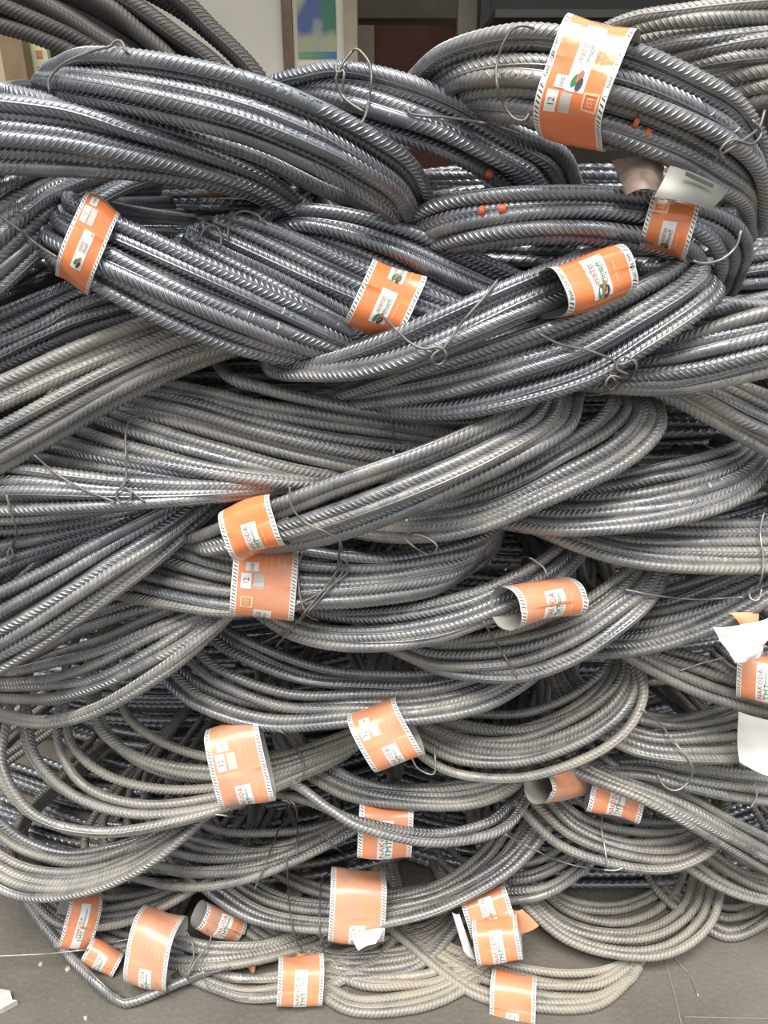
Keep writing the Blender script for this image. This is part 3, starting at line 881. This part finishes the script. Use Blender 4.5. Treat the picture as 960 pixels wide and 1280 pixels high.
def band_text(band, label, txt, ac, bc, size, mat, name='lettering', up=True, maxlen=None):
    v, f = text_mesh(txt)
    if not len(v): return
    k = size
    ln = (v[:, 0].max() - v[:, 0].min()) * size
    kx = size if not maxlen or ln < maxlen else size * maxlen / ln
    sg = 1 if up else -1
    W = band.pt(ac + sg * v[:, 0] * kx, bc - sg * v[:, 1] * k / band.w, 0.0011)
    obj(name, mesh_any(name, W, f), mat, label)


def band_panel(band, label, a0, a1, b0, b1, mat, name='print_panel', lift=0.0005):
    me = grid_mesh(name, lambda a, b: band.pt(a, b, lift), np.linspace(a0, a1, 12), np.linspace(b0, b1, 4), flip=True)
    obj(name, me, mat, label)


HINDI = ('\u0928\u093e\u0915\u094b\u0921\u093e', '\u091f\u0940\u090f\u092e\u091f\u0940')


def paper_label(key, left, right, h, mat='label_mid', dd=0.034, prints=(('panel', 0.0, 0),), p=0.62, shear=0.0, border_text=False, a_span=None, note=None):
    parent = COILS[key]
    band = Band(left, right, h, dd, p, shear)
    H = 2 * band.hh
    a0, a1 = (0, band.per) if a_span is None else (a_span[0] * H, a_span[1] * H)
    me = grid_mesh('paper_label', lambda a, b: band.pt(a, b, 0.0), np.linspace(a0, a1, 73), np.linspace(0, 1, 8), uv=True, flip=True)
    lab = obj('paper_label', me, M[mat], parent)
    if note: lab['label'] = note
    inner = grid_mesh('label_back', lambda a, b: band.pt(a, b, -0.0007), np.linspace(a0, a1, 73), np.linspace(0, 1, 8))
    obj('label_back', inner, M['board'], lab)
    w = band.w
    for pr in prints:
        kind, ac = pr[0], pr[1] * H
        if kind == 'panel':
            ln = 0.60 * H if len(pr) < 4 else pr[3] * H
            ln = max(ln, 0.03)
            hin = pr[2]
            band_panel(band, lab, ac - ln / 2 - 0.0015, ac + ln / 2 + 0.0015, 0.365, 0.645, M['white_print'], lift=0.0003)
            t1, t2 = HINDI if hin else ('NAKODA', 'TMT')
            band_text(band, lab, t1, ac + (0.06 * ln if hin else 0), 0.445, 0.10 * w, M['red_ink'], maxlen=0.66 * ln if hin else ln * 0.92)
            band_text(band, lab, t2, ac + (0.06 * ln if hin else -0.2 * ln), 0.57, 0.11 * w, M['green_ink'], maxlen=0.66 * ln if hin else 0.45 * ln)
            if hin:   # small round emblem of two leaves
                for k, (da, db, m) in enumerate(((-0.36, 0.47, 'green_ink'), (-0.30, 0.53, 'red_ink'), (-0.41, 0.55, 'black_ink'))):
                    a_c, b_c = ac + da * ln, db
                    rr = 0.07 * w
                    t = np.linspace(0, 2 * math.pi, 17)[:-1]
                    W = band.pt(a_c + rr * np.cos(t) * 1.2, b_c + (rr * np.sin(t) * 0.6 + rr * 0.3 * np.cos(t)) / w, 0.0011 + 0.0001 * k)
                    obj('emblem', mesh_any('emblem', W, [tuple(range(16))]), M[m], lab)
            else:
                for bb in (0.60, 0.62):
                    band_panel(band, lab, ac - 0.02 * ln, ac + 0.42 * ln, bb - 0.07, bb - 0.062, M['green_ink'], name='print_line', lift=0.001)
            band_text(band, lab, HINDI[0] + ' ' + HINDI[1], ac, 0.73, 0.05 * w, M['cream_print'], maxlen=0.9 * ln)
        elif kind == 'boxes':
            band_panel(band, lab, ac - 0.16 * H, ac + 0.05 * H, 0.14, 0.30, M['white_print'])
            band_panel(band, lab, ac - 0.16 * H, ac + 0.05 * H, 0.34, 0.50, M['grey_print'])
            band_panel(band, lab, ac + 0.08 * H, ac + 0.20 * H, 0.20, 0.40, M['white_print'])
            band_text(band, lab, '12', ac - 0.05 * H, 0.22, 0.09 * w, M['black_ink'])
            band_text(band, lab, '500D', ac + 0.14 * H, 0.30, 0.06 * w, M['black_ink'], maxlen=0.1 * H)
        elif kind == 'mark':
            c = pr[2]
            e = 0.008 / w
            for (q0, q1, b0, b1) in ((-0.008, 0.008, -e, -e * 0.75), (-0.008, 0.008, e * 0.75, e), (-0.008, -0.006, -e, e), (0.006, 0.008, -e, e)):
                band_panel(band, lab, ac + q0, ac + q1, c + b0, c + b1, M['cream_print'], name='quality_mark', lift=0.0008)
            band_text(band, lab, 'ISI', ac, c, 0.006, M['cream_print'])
        elif kind == 'lines':
            for k in range(4):
                band_text(band, lab, HINDI[k % 2] + ' ' + HINDI[0], ac, 0.50 + 0.10 * k, 0.045 * w, M['cream_print'], maxlen=0.42 * H)
    if border_text:
        for bc, (b0, b1) in ((0.045, (0.004, 0.088)), (0.955, (0.912, 0.996))):
            for ac in (-0.02 * H,):
                band_panel(band, lab, ac - 0.26 * H, ac + 0.30 * H, b0, b1, M['white_print'], lift=0.0004)
                band_text(band, lab, 'NAKODA TMT', ac, bc, 0.058 * w, M['black_ink'], maxlen=0.5 * H)
    return lab


paper_label('T4', (693, 99, 0.875), (775, 117, 0.872), 122, 'label_fresh', 0.046, (('panel', 0.03, 1, 0.62), ('boxes', -0.36, 0), ('mark', -0.36, 0.78), ('panel', 0.62, 0, 0.3)), border_text=True, p=0.55)
paper_label('M1', (808, 278, 0.905), (867, 287, 0.912), 66, 'label_fresh', 0.036, (('panel', -0.42, 1, 0.4), ('mark', 0.12, 0.25), ('boxes', 0.30, 0)))
paper_label('M2', (89, 293, 0.92), (131, 318, 0.907), 104, 'label_fresh', 0.042, (('panel', -0.22, 1, 0.42), ('boxes', 0.22, 0)), shear=-0.1)
paper_label('M5', (447, 365, 0.935), (512, 389, 0.937), 82, 'label_fresh', 0.036, (('panel', 0.42, 1, 0.30), ('panel', -0.22, 1, 0.5)), shear=0.12)
paper_label('M4a', (685, 368, 0.850), (773, 343, 0.905), 62, 'label_fresh', 0.034, (('panel', 0.0, 1, 0.85),), border_text=True, shear=-0.1)
paper_label('C1', (289, 668, 0.893), (352, 648, 0.885), 66, 'label_fresh', 0.042, (('panel', -0.25, 0, 0.6),))
paper_label('C3', (291, 725, 0.925), (369, 730, 0.92), 88, 'label_mid', 0.045, (('lines', 0.28, 0), ('boxes', 0.10, 0), ('mark', -0.25, 0.25), ('panel', -0.52, 0, 0.3)), border_text=False)
paper_label('C4', (632, 760, 0.868), (712, 744, 0.94), 50, 'label_mid', 0.034, (('panel', -0.05, 0, 0.7),), p=0.85)
paper_label('C6', (453, 928, 0.905), (513, 906, 0.915), 74, 'label_mid', 0.042, (('boxes', 0.3, 0), ('lines', 0.32, 0), ('panel', -0.28, 0, 0.4)), shear=-0.15)
paper_label('B13', (267, 962, 0.915), (334, 948, 0.915), 98, 'label_old', 0.034, (('boxes', 0.2, 0), ('lines', 0.2, 0), ('panel', -0.35, 0, 0.34)), shear=-0.05)
paper_label('B12', (448, 1033, 0.955), (514, 1036, 0.955), 64, 'label_mid', 0.035, (('panel', -0.1, 0, 0.75),), p=0.5)
paper_label('B10', (412, 1130, 0.945), (480, 1132, 0.945), 74, 'label_old', 0.045, (('panel', -0.32, 0, 0.36),), p=0.5)
paper_label('B3', (736, 988, 0.985), (800, 1006, 0.985), 42, 'label_mid', 0.03, (('panel', 0.0, 0, 0.8),))
paper_label('B16', (76, 1147, 0.955), (117, 1148, 0.955), 64, 'label_mid', 0.036, (('panel', 0.0, 0, 0.8),))
paper_label('B17', (170, 1178, 0.915), (221, 1193, 0.885), 82, 'label_old', 0.045, (('lines', 0.2, 0), ('panel', -0.3, 0, 0.4)), p=0.7, shear=-0.1)
paper_label('B19', (347, 1226, 0.865), (403, 1225, 0.865), 52, 'label_mid', 0.03, (('panel', 0.0, 0, 0.9),))
paper_label('B7', (614, 1244, 0.855), (670, 1253, 0.85), 54, 'label_mid', 0.03, (('panel', -0.3, 0, 0.4),))
paper_label('B9', (582, 1148, 0.93), (638, 1130, 0.95), 46, 'label_mid', 0.02, (('panel', 0.1, 0, 0.8),))
paper_label('B7', (594, 1177, 0.895), (650, 1172, 0.90), 46, 'label_mid', 0.03, (('panel', 0.0, 0, 0.9),))
paper_label('R6', (923, 843, 0.925), (990, 852, 0.93), 60, 'label_mid', 0.03, (('panel', -0.05, 0, 0.7),))
paper_label('B10', (248, 1143, 0.96), (298, 1162, 0.97), 32, 'label_old', 0.02, (('panel', 0.0, 0, 0.8),), p=0.8)
paper_label('B16', (108, 1187, 0.925), (148, 1206, 0.90), 28, 'label_mid', 0.018, (('panel', -0.1, 0, 0.8),), p=0.8)
paper_label('B3', (672, 984, 0.915), (722, 974, 1.02), 42, 'label_old', 0.024, (), p=1.0, note='rolled paper tube showing its grey inside')


# ------------------------------------------------------------------ loose tags and scraps
def sheet(name, parent, TL, TR, BR, BL, mat, curl=0.006, crumple=0.0, n=14, back=None):
    c = [at(*q) for q in (TL, TR, BR, BL)]
    nrm = np.cross(c[1] - c[0], c[3] - c[0]); nrm /= np.linalg.norm(nrm)
    if nrm[1] > 0: nrm = -nrm
    ph = rng.uniform(0, 6.28, 4)
    def fn(a, b, off=0.0):
        a, b = a[:, None], b[:, None]
        P = (1 - a) * ((1 - b) * c[0] + b * c[1]) + a * ((1 - b) * c[3] + b * c[2])
        k = curl * (4 * b * (1 - b)) + curl * 0.6 * np.sin(a * 3 + ph[0])
        if crumple: k = k + crumple * (np.abs(np.sin(a * 3.1 + b * 2.3 + ph[1])) + np.abs(np.sin(b * 5.3 - a * 2.7 + ph[2])) + 0.5 * np.abs(np.sin(b * 3 + a * 8)) - 1.2)
        return P + (k + off) * nrm
    t = np.linspace(0, 1, n)
    v1 = fn(*[x.ravel() for x in np.meshgrid(t, t, indexing='ij')]); v2 = fn(*[x.ravel() for x in np.meshgrid(t, t, indexing='ij')], off=-0.0008)
    i, j = np.meshgrid(np.arange(n - 1), np.arange(n - 1), indexing='ij')
    q = np.stack([i * n + j, (i + 1) * n + j, (i + 1) * n + j + 1, i * n + j + 1], -1).reshape(-1, 4)
    o = obj(name, mesh_quads(name, np.vstack([v1, v2]), np.vstack([q, q[:, ::-1] + n * n])), mat, parent)
    return o


M['brown_paper'] = plain('stained_paper', (0.22, 0.165, 0.135), 0.6, var=0.5, scale=60)
M['tin'] = plain('tin_tag', (0.15, 0.148, 0.13), 0.42, metal=0.5, var=0.12, scale=30)
M['white_paper'] = plain('white_paper', (0.84, 0.82, 0.78), 0.5, var=0.04)
M['pink_paper'] = plain('orange_scrap', (0.75, 0.33, 0.17), 0.5, var=0.1)
M['shadow_slot'] = plain('slot_dark', (0.05, 0.045, 0.04), 0.8)
t = sheet('paper_tag', COILS['T4'], (766, 196, 0.905), (832, 204, 0.89), (824, 246, 0.875), (782, 248, 0.88), M['brown_paper'], 0.012)
t['label'] = 'curled brown stained paper tag'
t = sheet('metal_tag', COILS['T4'], (839, 206, 0.872), (912, 238, 0.872), (886, 264, 0.855), (816, 247, 0.86), M['tin'], 0.006)
t['label'] = 'grey tin tag with a slot'
s_ = sheet('slot', t, (858, 214, 0.858), (893, 231, 0.857), (891, 235, 0.856), (857, 219, 0.857), M['shadow_slot'], 0.0)
t = sheet('plastic_wrapper', COILS['R6'], (893, 785, 0.885), (966, 772, 0.90), (948, 815, 0.88), (912, 826, 0.872), M['white_paper'], 0.012, 0.005, n=20)
t['label'] = 'crumpled white wrapper'
t = sheet('torn_label', t, (912, 766, 0.905), (948, 766, 0.91), (946, 784, 0.895), (926, 782, 0.895), M['pink_paper'], 0.004)
t = sheet('paper_sheet', COILS['R6'], (922, 888, 0.905), (990, 896, 0.905), (985, 975, 0.90), (926, 955, 0.90), M['white_paper'], 0.012, 0.001)
t['label'] = 'blank white paper sheet hanging down'
sheet('curled_corner', COILS['B10'], (437, 1168, 0.895), (480, 1159, 0.90), (470, 1180, 0.875), (448, 1189, 0.87), M['white_paper'], 0.006)
sheet('torn_label', COILS['B6'], (640, 1136, 0.93), (652, 1136, 0.93), (674, 1158, 0.92), (648, 1168, 0.92), M['pink_paper'], 0.004)
sheet('folded_edge', COILS['B9'], (565, 1140, 0.915), (574, 1142, 0.915), (594, 1200, 0.895), (580, 1190, 0.895), M['white_paper'], 0.004)
sheet('folded_edge', COILS['B7'], (624, 1268, 0.835), (668, 1270, 0.835), (664, 1277, 0.83), (630, 1277, 0.83), M['white_paper'], 0.002)
sheet('torn_label', COILS['B19'], (307, 1202, 0.905), (320, 1200, 0.905), (319, 1214, 0.90), (314, 1216, 0.90), M['pink_paper'], 0.002)
sheet('fluttering_strip', COILS['B9'], (360, 1186, 0.925), (386, 1197, 0.925), (415, 1209, 0.92), (375, 1197, 0.92), M['pink_paper'], 0.002)
# ------------------------------------------------------------------ tie wires laid over the bars
def wire(key, pts, r=0.0015, mat='wire', lift=0.0022, name='tie_wire', back=None):
    P = np.array([(x, y, 0.0) for x, y in pts], float)
    L = np.linalg.norm(np.diff(P, axis=0), axis=1).sum()
    C, _, _ = catmull(P, max(8, int(L / 3)))
    xi = np.clip((C[:, 0] / 2).astype(int), 0, ZB_W - 1); yi = np.clip((C[:, 1] / 2).astype(int), 0, ZB_H - 1)
    d = np.array([zbuf[max(0, b - 1):b + 2, max(0, a - 1):a + 2].min() for a, b in zip(xi, yi)])
    ok = d < 1.7
    if not ok.any(): return
    k = np.arange(len(d)); d = np.interp(k, k[ok], d[ok])
    dm = np.array([d[max(0, i - 3):i + 4].min() for i in k])
    dm = np.convolve(np.pad(dm, 3, mode='edge'), np.ones(7) / 7, 'valid')
    dm = np.minimum(dm, d) - lift
    W = np.array([at_d(x, y, q) for (x, y, _), q in zip(C, dm)])
    W[:, 2] = np.maximum(W[:, 2], r)
    if back:                       # close the tie around the rear of the bars
        W = np.vstack([W, [W[-1] + (0, 0.03, -0.004), (W[-1] + W[0]) / 2 + (0, 0.07, 0), W[0] + (0, 0.03, 0.004)]])
    return obj(name, tube(name, W, r, step=0.004), M[mat], COILS[key])


def at_d(x, y, d):
    u, v = (x - 480.0) / F_PX, (y - 640.0) / F_PX
    return np.array([u * d, d * (CP - v * SP), CAM[2] - d * (SP + v * CP)])


wire('T1', [(62, 116), (62, 98), (82, 78), (118, 63), (138, 58), (143, 52), (152, 52), (158, 66)], back=True)
wire('T3', [(441, 63), (428, 80), (420, 100), (430, 122), (448, 136), (456, 140)])
wire('T3', [(441, 63), (448, 62), (462, 80), (464, 105), (458, 140), (450, 158)])
wire('T3', [(420, 76), (421, 92), (430, 88), (428, 112), (428, 130)])
wire('T3', [(510, 133), (515, 143), (560, 147), (610, 155), (650, 168)])
wire('T4', [(668, 36), (655, 32), (640, 37), (626, 62), (620, 92), (626, 122), (640, 146), (655, 151), (661, 143)], back=True)
wire('T4', [(956, 138), (948, 160), (925, 178), (900, 195), (886, 212)])
wire('T4', [(940, 150), (952, 165), (940, 180), (915, 175), (900, 188), (905, 200)])
wire('M1', [(926, 288), (920, 308), (902, 324), (880, 329), (866, 326)], mat='wire_light', back=True)
wire('M5', [(248, 302), (256, 286), (268, 282), (276, 292), (276, 310)], mat='wire')
wire('M5', [(284, 300), (288, 275), (302, 264), (320, 268), (332, 280)], mat='wire')
wire('M4a', [(622, 350), (605, 372), (580, 400), (560, 428), (552, 438)])
wire('M4a', [(478, 394), (495, 412), (512, 428), (530, 436), (548, 434), (558, 442), (552, 455), (542, 454), (540, 445), (550, 437)])
wire('M4b', [(675, 418), (700, 430), (735, 438), (762, 448), (775, 456), (792, 450), (796, 462), (780, 472), (764, 470), (757, 480), (764, 488), (770, 478), (762, 468)])
wire('M4b', [(748, 494), (768, 486), (788, 472), (795, 455), (778, 446), (770, 460), (785, 468)], r=0.0014)
wire('L2b', [(176, 519), (163, 524), (157, 545), (158, 580), (157, 602), (150, 610), (145, 620), (153, 629), (163, 624), (163, 613), (154, 609)])
wire('L2b', [(42, 568), (70, 592), (105, 612), (145, 628)])
wire('L2b', [(163, 612), (172, 620), (182, 628)])
wire('L3', [(8, 618), (14, 640), (21, 668), (10, 690), (14, 706)])
wire('L3', [(2, 690), (12, 682), (16, 694), (6, 704)])
wire('L2a', [(468, 506), (480, 508), (488, 522), (492, 545), (492, 566)], r=0.0014)
wire('C1', [(362, 608), (364, 632), (380, 652), (405, 664), (424, 676), (428, 690)])
wire('C3', [(378, 690), (373, 712), (375, 745), (384, 768), (398, 776)])
wire('C3', [(289, 714), (306, 738), (335, 757), (368, 756), (405, 738), (434, 716), (434, 704), (424, 698), (420, 715), (400, 742), (372, 776), (345, 808)])
wire('C3', [(425, 680), (424, 700), (430, 712), (412, 735), (380, 770), (355, 790), (322, 806)])
wire('C2', [(508, 650), (512, 664), (506, 672), (520, 685), (538, 693), (546, 682), (530, 670), (515, 668)], mat='wire_light')
wire('C4', [(606, 716), (611, 712), (613, 699)])
wire('C4', [(632, 712), (640, 703), (658, 696), (678, 708), (684, 720)], mat='wire_light')
wire('C5', [(604, 776), (618, 800), (632, 822), (646, 846)])
wire('R5', [(782, 737), (820, 744), (870, 749), (930, 746)], mat='wire_light')
wire('R4', [(955, 640), (950, 665), (954, 700), (950, 728), (938, 736), (938, 748), (948, 750), (952, 736)], mat='wire_light')
wire('R6', [(850, 838), (880, 828), (906, 822)], mat='wire_light')
wire('R7', [(802, 886), (825, 905), (845, 930), (858, 945), (866, 962), (860, 978), (845, 988), (830, 982), (822, 968)], mat='wire_light')
wire('B1', [(942, 980), (946, 995), (938, 1010)], mat='wire_light')
wire('C7', [(514, 946), (522, 960), (538, 968), (544, 962), (543, 930)], mat='wire_light')
wire('B13', [(346, 912), (362, 922), (376, 945), (380, 965), (372, 980)])
wire('B13', [(268, 1018), (295, 1020), (320, 1013), (338, 998)], mat='wire_light')
wire('B15', [(352, 1000), (362, 1004), (356, 1020), (345, 1045), (332, 1080), (318, 1112)])
wire('B15', [(362, 1000), (370, 1010), (372, 1035), (371, 1070)])
wire('B15', [(390, 1038), (405, 1045), (418, 1058), (430, 1068), (432, 1078)])
wire('B10', [(358, 1072), (360, 1105), (364, 1150), (372, 1180), (388, 1192), (404, 1188), (412, 1176), (406, 1168), (400, 1180)])
wire('B10', [(412, 1090), (402, 1102), (400, 1135), (400, 1170), (408, 1182), (420, 1172), (424, 1166)])
wire('B3', [(754, 1014), (752, 1035), (756, 1060), (760, 1085)], mat='wire_light')
wire('B3', [(632, 1043), (660, 1058), (690, 1072), (720, 1082), (765, 1088), (780, 1084)], mat='wire_light')
wire('B17', [(232, 1162), (240, 1178), (242, 1195), (236, 1212), (234, 1224)])
wire('B17', [(258, 1162), (264, 1170), (258, 1185), (244, 1202), (234, 1222)])
wire('B17', [(234, 1224), (250, 1218), (272, 1214), (288, 1208)])
wire('B16', [(-60, 1196), (0, 1195), (60, 1192), (110, 1187), (150, 1184), (168, 1176)], mat='wire_light', r=0.0013)
wire('B16', [(110, 1183), (140, 1178), (160, 1174)], mat='wire_light')
wire('B19', [(254, 1218), (262, 1236), (285, 1246), (310, 1248)], r=0.0008)

wire('M3', [(-10, 262), (25, 288), (50, 308), (72, 322)])
M['orange_paint'] = plain('orange_paint_mark', (0.62, 0.13, 0.04), 0.5)
for key, a, b in (('M1', (624, 262), (632, 261)), ('M1', (601, 264), (606, 263)), ('T4', (792, 152), (798, 154)), ('T4', (806, 165), (812, 168)), ('T3', (608, 216), (614, 219))):
    wire(key, [a, ((a[0] + b[0]) / 2, (a[1] + b[1]) / 2), b], r=0.0055, mat='orange_paint', lift=-0.0050, name='paint_mark')


def floor_wire(pts, label, r=0.0013):
    P = np.array([at_z(x, y, r + 0.0005) for x, y in pts])
    o = obj('wire_offcut', tube('wire_offcut', P, r), M['wire_light'], origin=P.mean(0) * (1, 1, 0))
    tag(o, label, 'wire')


floor_wire([(838, 1190), (852, 1208), (864, 1222), (873, 1246)], 'thin bent wire offcut lying on the bare floor at the lower right')
# ------------------------------------------------------------------ things behind the heap and on the floor
def poster_material():
    m, nt, b = new_mat('poster_print')
    L = nt.links
    uv = N(nt, 'TexCoord'); sx = N(nt, 'SeparateXYZ'); L.new(uv.outputs['Generated'], sx.inputs[0])
    x, z = sx.outputs[0], sx.outputs[2]
    no = N(nt, 'TexNoise', i_Scale=3.0, i_Detail=4.0); L.new(uv.outputs['Generated'], no.inputs['Vector'])
    wob = math_node(nt, 'MULTIPLY', math_node(nt, 'SUBTRACT', no.outputs['Fac'], 0.5), 0.25)
    xx = math_node(nt, 'ADD', x, wob); zz = math_node(nt, 'ADD', z, wob)
    c = mix_col(nt, ramp(nt, xx, 0.45, 0.75), (0.10, 0.14, 0.34), (0.06, 0.22, 0.12))
    pale = math_node(nt, 'MAXIMUM', ramp(nt, zz, 0.42, 0.30), ramp(nt, math_node(nt, 'ADD', math_node(nt, 'SUBTRACT', zz, xx), 0.0), 0.55, 0.75))
    c = mix_col(nt, pale, c, (0.45, 0.45, 0.28))
    tower = math_node(nt, 'MULTIPLY', ramp(nt, math_node(nt, 'ABSOLUTE', math_node(nt, 'SUBTRACT', xx, 0.5)), 0.16, 0.08), ramp(nt, zz, 0.6, 0.5))
    c = mix_col(nt, math_node(nt, 'MULTIPLY', tower, 0.7), c, (0.40, 0.42, 0.36))
    band = math_node(nt, 'LESS_THAN', z, 0.10)
    c = mix_col(nt, band, c, mix_col(nt, x, (0.22, 0.40, 0.12), (0.04, 0.22, 0.38)))
    L.new(c, b.inputs['Base Color']); b.inputs['Roughness'].default_value = 0.5
    return m


def px_box(name, mat, x0, x1, y0, y1, Y, th, parent=None, grounded=False, **kw):
    a, b = at((x0 + x1) / 2, y0, Y), at((x0 + x1) / 2, y1, Y)
    if grounded: b[2] = 0.0
    xl, xr = wx(x0, (y0 + y1) / 2, Y), wx(x1, (y0 + y1) / 2, Y)
    return box_obj(name, mat, (xl, xr, Y - th, Y, b[2], a[2]), parent, origin=None if parent else ((xl + xr) / 2, Y, b[2]), **kw)


tag(px_box('poster', poster_material(), 372, 420, -12, 73, WB - 0.001, 0.004), 'blue and green printed poster on the cream wall behind the heap', 'poster')
tag(px_box('red_board', M['red_board'], 470, 563, 33, 480, 3.6, 0.03, grounded=True), 'dark red brown board in the shadowed room behind the heap', 'board')
tag(px_box('wooden_post', M['beam'], 564, 586, -40, 500, 3.3, 0.06, grounded=True, bevel=0.004), 'beige upright post between the red brown board and the upper right coils', 'post')
tag(px_box('beam', M['beam'], 448, 660, -60, 27, 3.8, 0.08), kind='structure')
tag(px_box('side_board', M['wood_pale'], 448, 469, 33, 470, 3.5, 0.03, grounded=True), 'narrow dull board beside the red brown board', 'board')
r = empty('metal_shelf', at(720, 40, 3.0))
tag(r, 'sheet metal shelf catching light behind the widest orange label', 'shelf')
c = at(735, 40, 3.0)
box_obj('shelf_board', M['sheet_metal'], (0.32, 1.3, 2.6, 3.1, c[2] - 0.02, c[2]), r)
box_obj('shelf_back', M['sheet_metal'], (0.32, 1.3, 3.08, 3.1, c[2], c[2] + 0.5), r)
for xx in (0.34, 1.27):
    box_obj('upright', M['sheet_metal'], (xx - 0.015, xx + 0.015, 3.05, 3.08, 0, c[2] + 0.5), r)

# left: door post, taped paper panel, brown panel
tag(px_box('wooden_post', M['wood'], 16, 44, 30, 160, 2.3, 0.05, grounded=True, bevel=0.003), 'dark brown wooden post at the far left behind the heap', 'post')
r = px_box('notice_board', plain('greenish_board', (0.50, 0.50, 0.30), 0.7, var=0.1), 44, 67, 30, 160, 2.32, 0.02, grounded=True)
tag(r, 'pale green board with red print beside the dark wooden post', 'board')
for (x0, x1, y0, y1) in ((45, 53, 63, 72), (48, 56, 83, 96), (52, 57, 102, 108)):
    v, f = [], []
    me_o = px_box('red_print', M['red_ink'], x0, x1, y0, y1, 2.2995, 0.0008)
    me_o.parent = r
    me_o.location = Vector(me_o.location) - Vector(r.location)
tag(px_box('plywood_panel', M['wood_pale'], -40, 15, 40, 160, 2.4, 0.02, grounded=True), 'tan plywood panel at the far left edge behind the heap', 'panel')

# paper scrap, chips and the low strip at the lower left
def floor_sheet(name, pts, mat, label, cat, th=0.002, bump=0.006):
    Q = [at_z(x, y, 0.001) for x, y in pts]
    c = np.mean(Q, 0)
    n = len(Q)
    V = [*Q, *[q + (0, 0, th + bump * abs(math.sin(i * 2.1))) for i, q in enumerate(Q)], c + (0, 0, th + bump * 1.2)]
    Fc = [(i, (i + 1) % n, n + (i + 1) % n, n + i) for i in range(n)] + [(n + i, n + (i + 1) % n, 2 * n) for i in range(n)] + [tuple(range(n))[::-1]]
    o = obj(name, mesh_any(name, V, Fc), mat, origin=(c[0], c[1], 0))
    tag(o, label, cat)


floor_sheet('paper_scrap', [(-40, 1242), (-10, 1240), (14, 1244), (17, 1254), (23, 1256), (5, 1266), (-20, 1272), (-45, 1270)], M['grey_print'],
            'crumpled pale scrap on the floor at the lower left edge', 'scrap', bump=0.012)
M['chip'] = plain('stone_chip', (0.42, 0.39, 0.34), 0.8, var=0.2)
for (x, y, r_, lab) in ((51, 1206, 0.004, 'tiny pale chip on the floor, nearest the long stray wire'), (85, 1212, 0.005, 'small chip on the floor beside the bent out bar'),
                        (107, 1273, 0.0035, 'tiny chip on the floor at the bottom left')):
    c = at_z(x, y, 0.0)
    V = [c + (r_ * math.cos(a) * rng.uniform(.7, 1.2), r_ * math.sin(a) * rng.uniform(.7, 1.2), z) for z in (0, r_ * 0.7) for a in np.arange(7) * 0.897] + [c + (0, 0, r_ * 1.1)]
    Fc = [(i, (i + 1) % 7, 7 + (i + 1) % 7, 7 + i) for i in range(7)] + [(7 + i, 7 + (i + 1) % 7, 14) for i in range(7)] + [(6, 5, 4, 3, 2, 1, 0)]
    tag(obj('stone_chip', mesh_any('stone_chip', V, Fc), M['chip'], origin=c), lab, 'chip')
# joints cut in the concrete
M['joint'] = plain('joint_fill', (0.20, 0.185, 0.155), 0.8)
for pts in (((828, 1190), (842, 1240), (852, 1282)), ((855, 1271), (900, 1272), (990, 1274))):
    Q = [at_z(x, y, 0.0008) for x, y in pts]
    o = obj('floor_joint', tube('floor_joint', Q, 0.0012, step=0.03), M['joint'], bpy.data.objects['floor'])
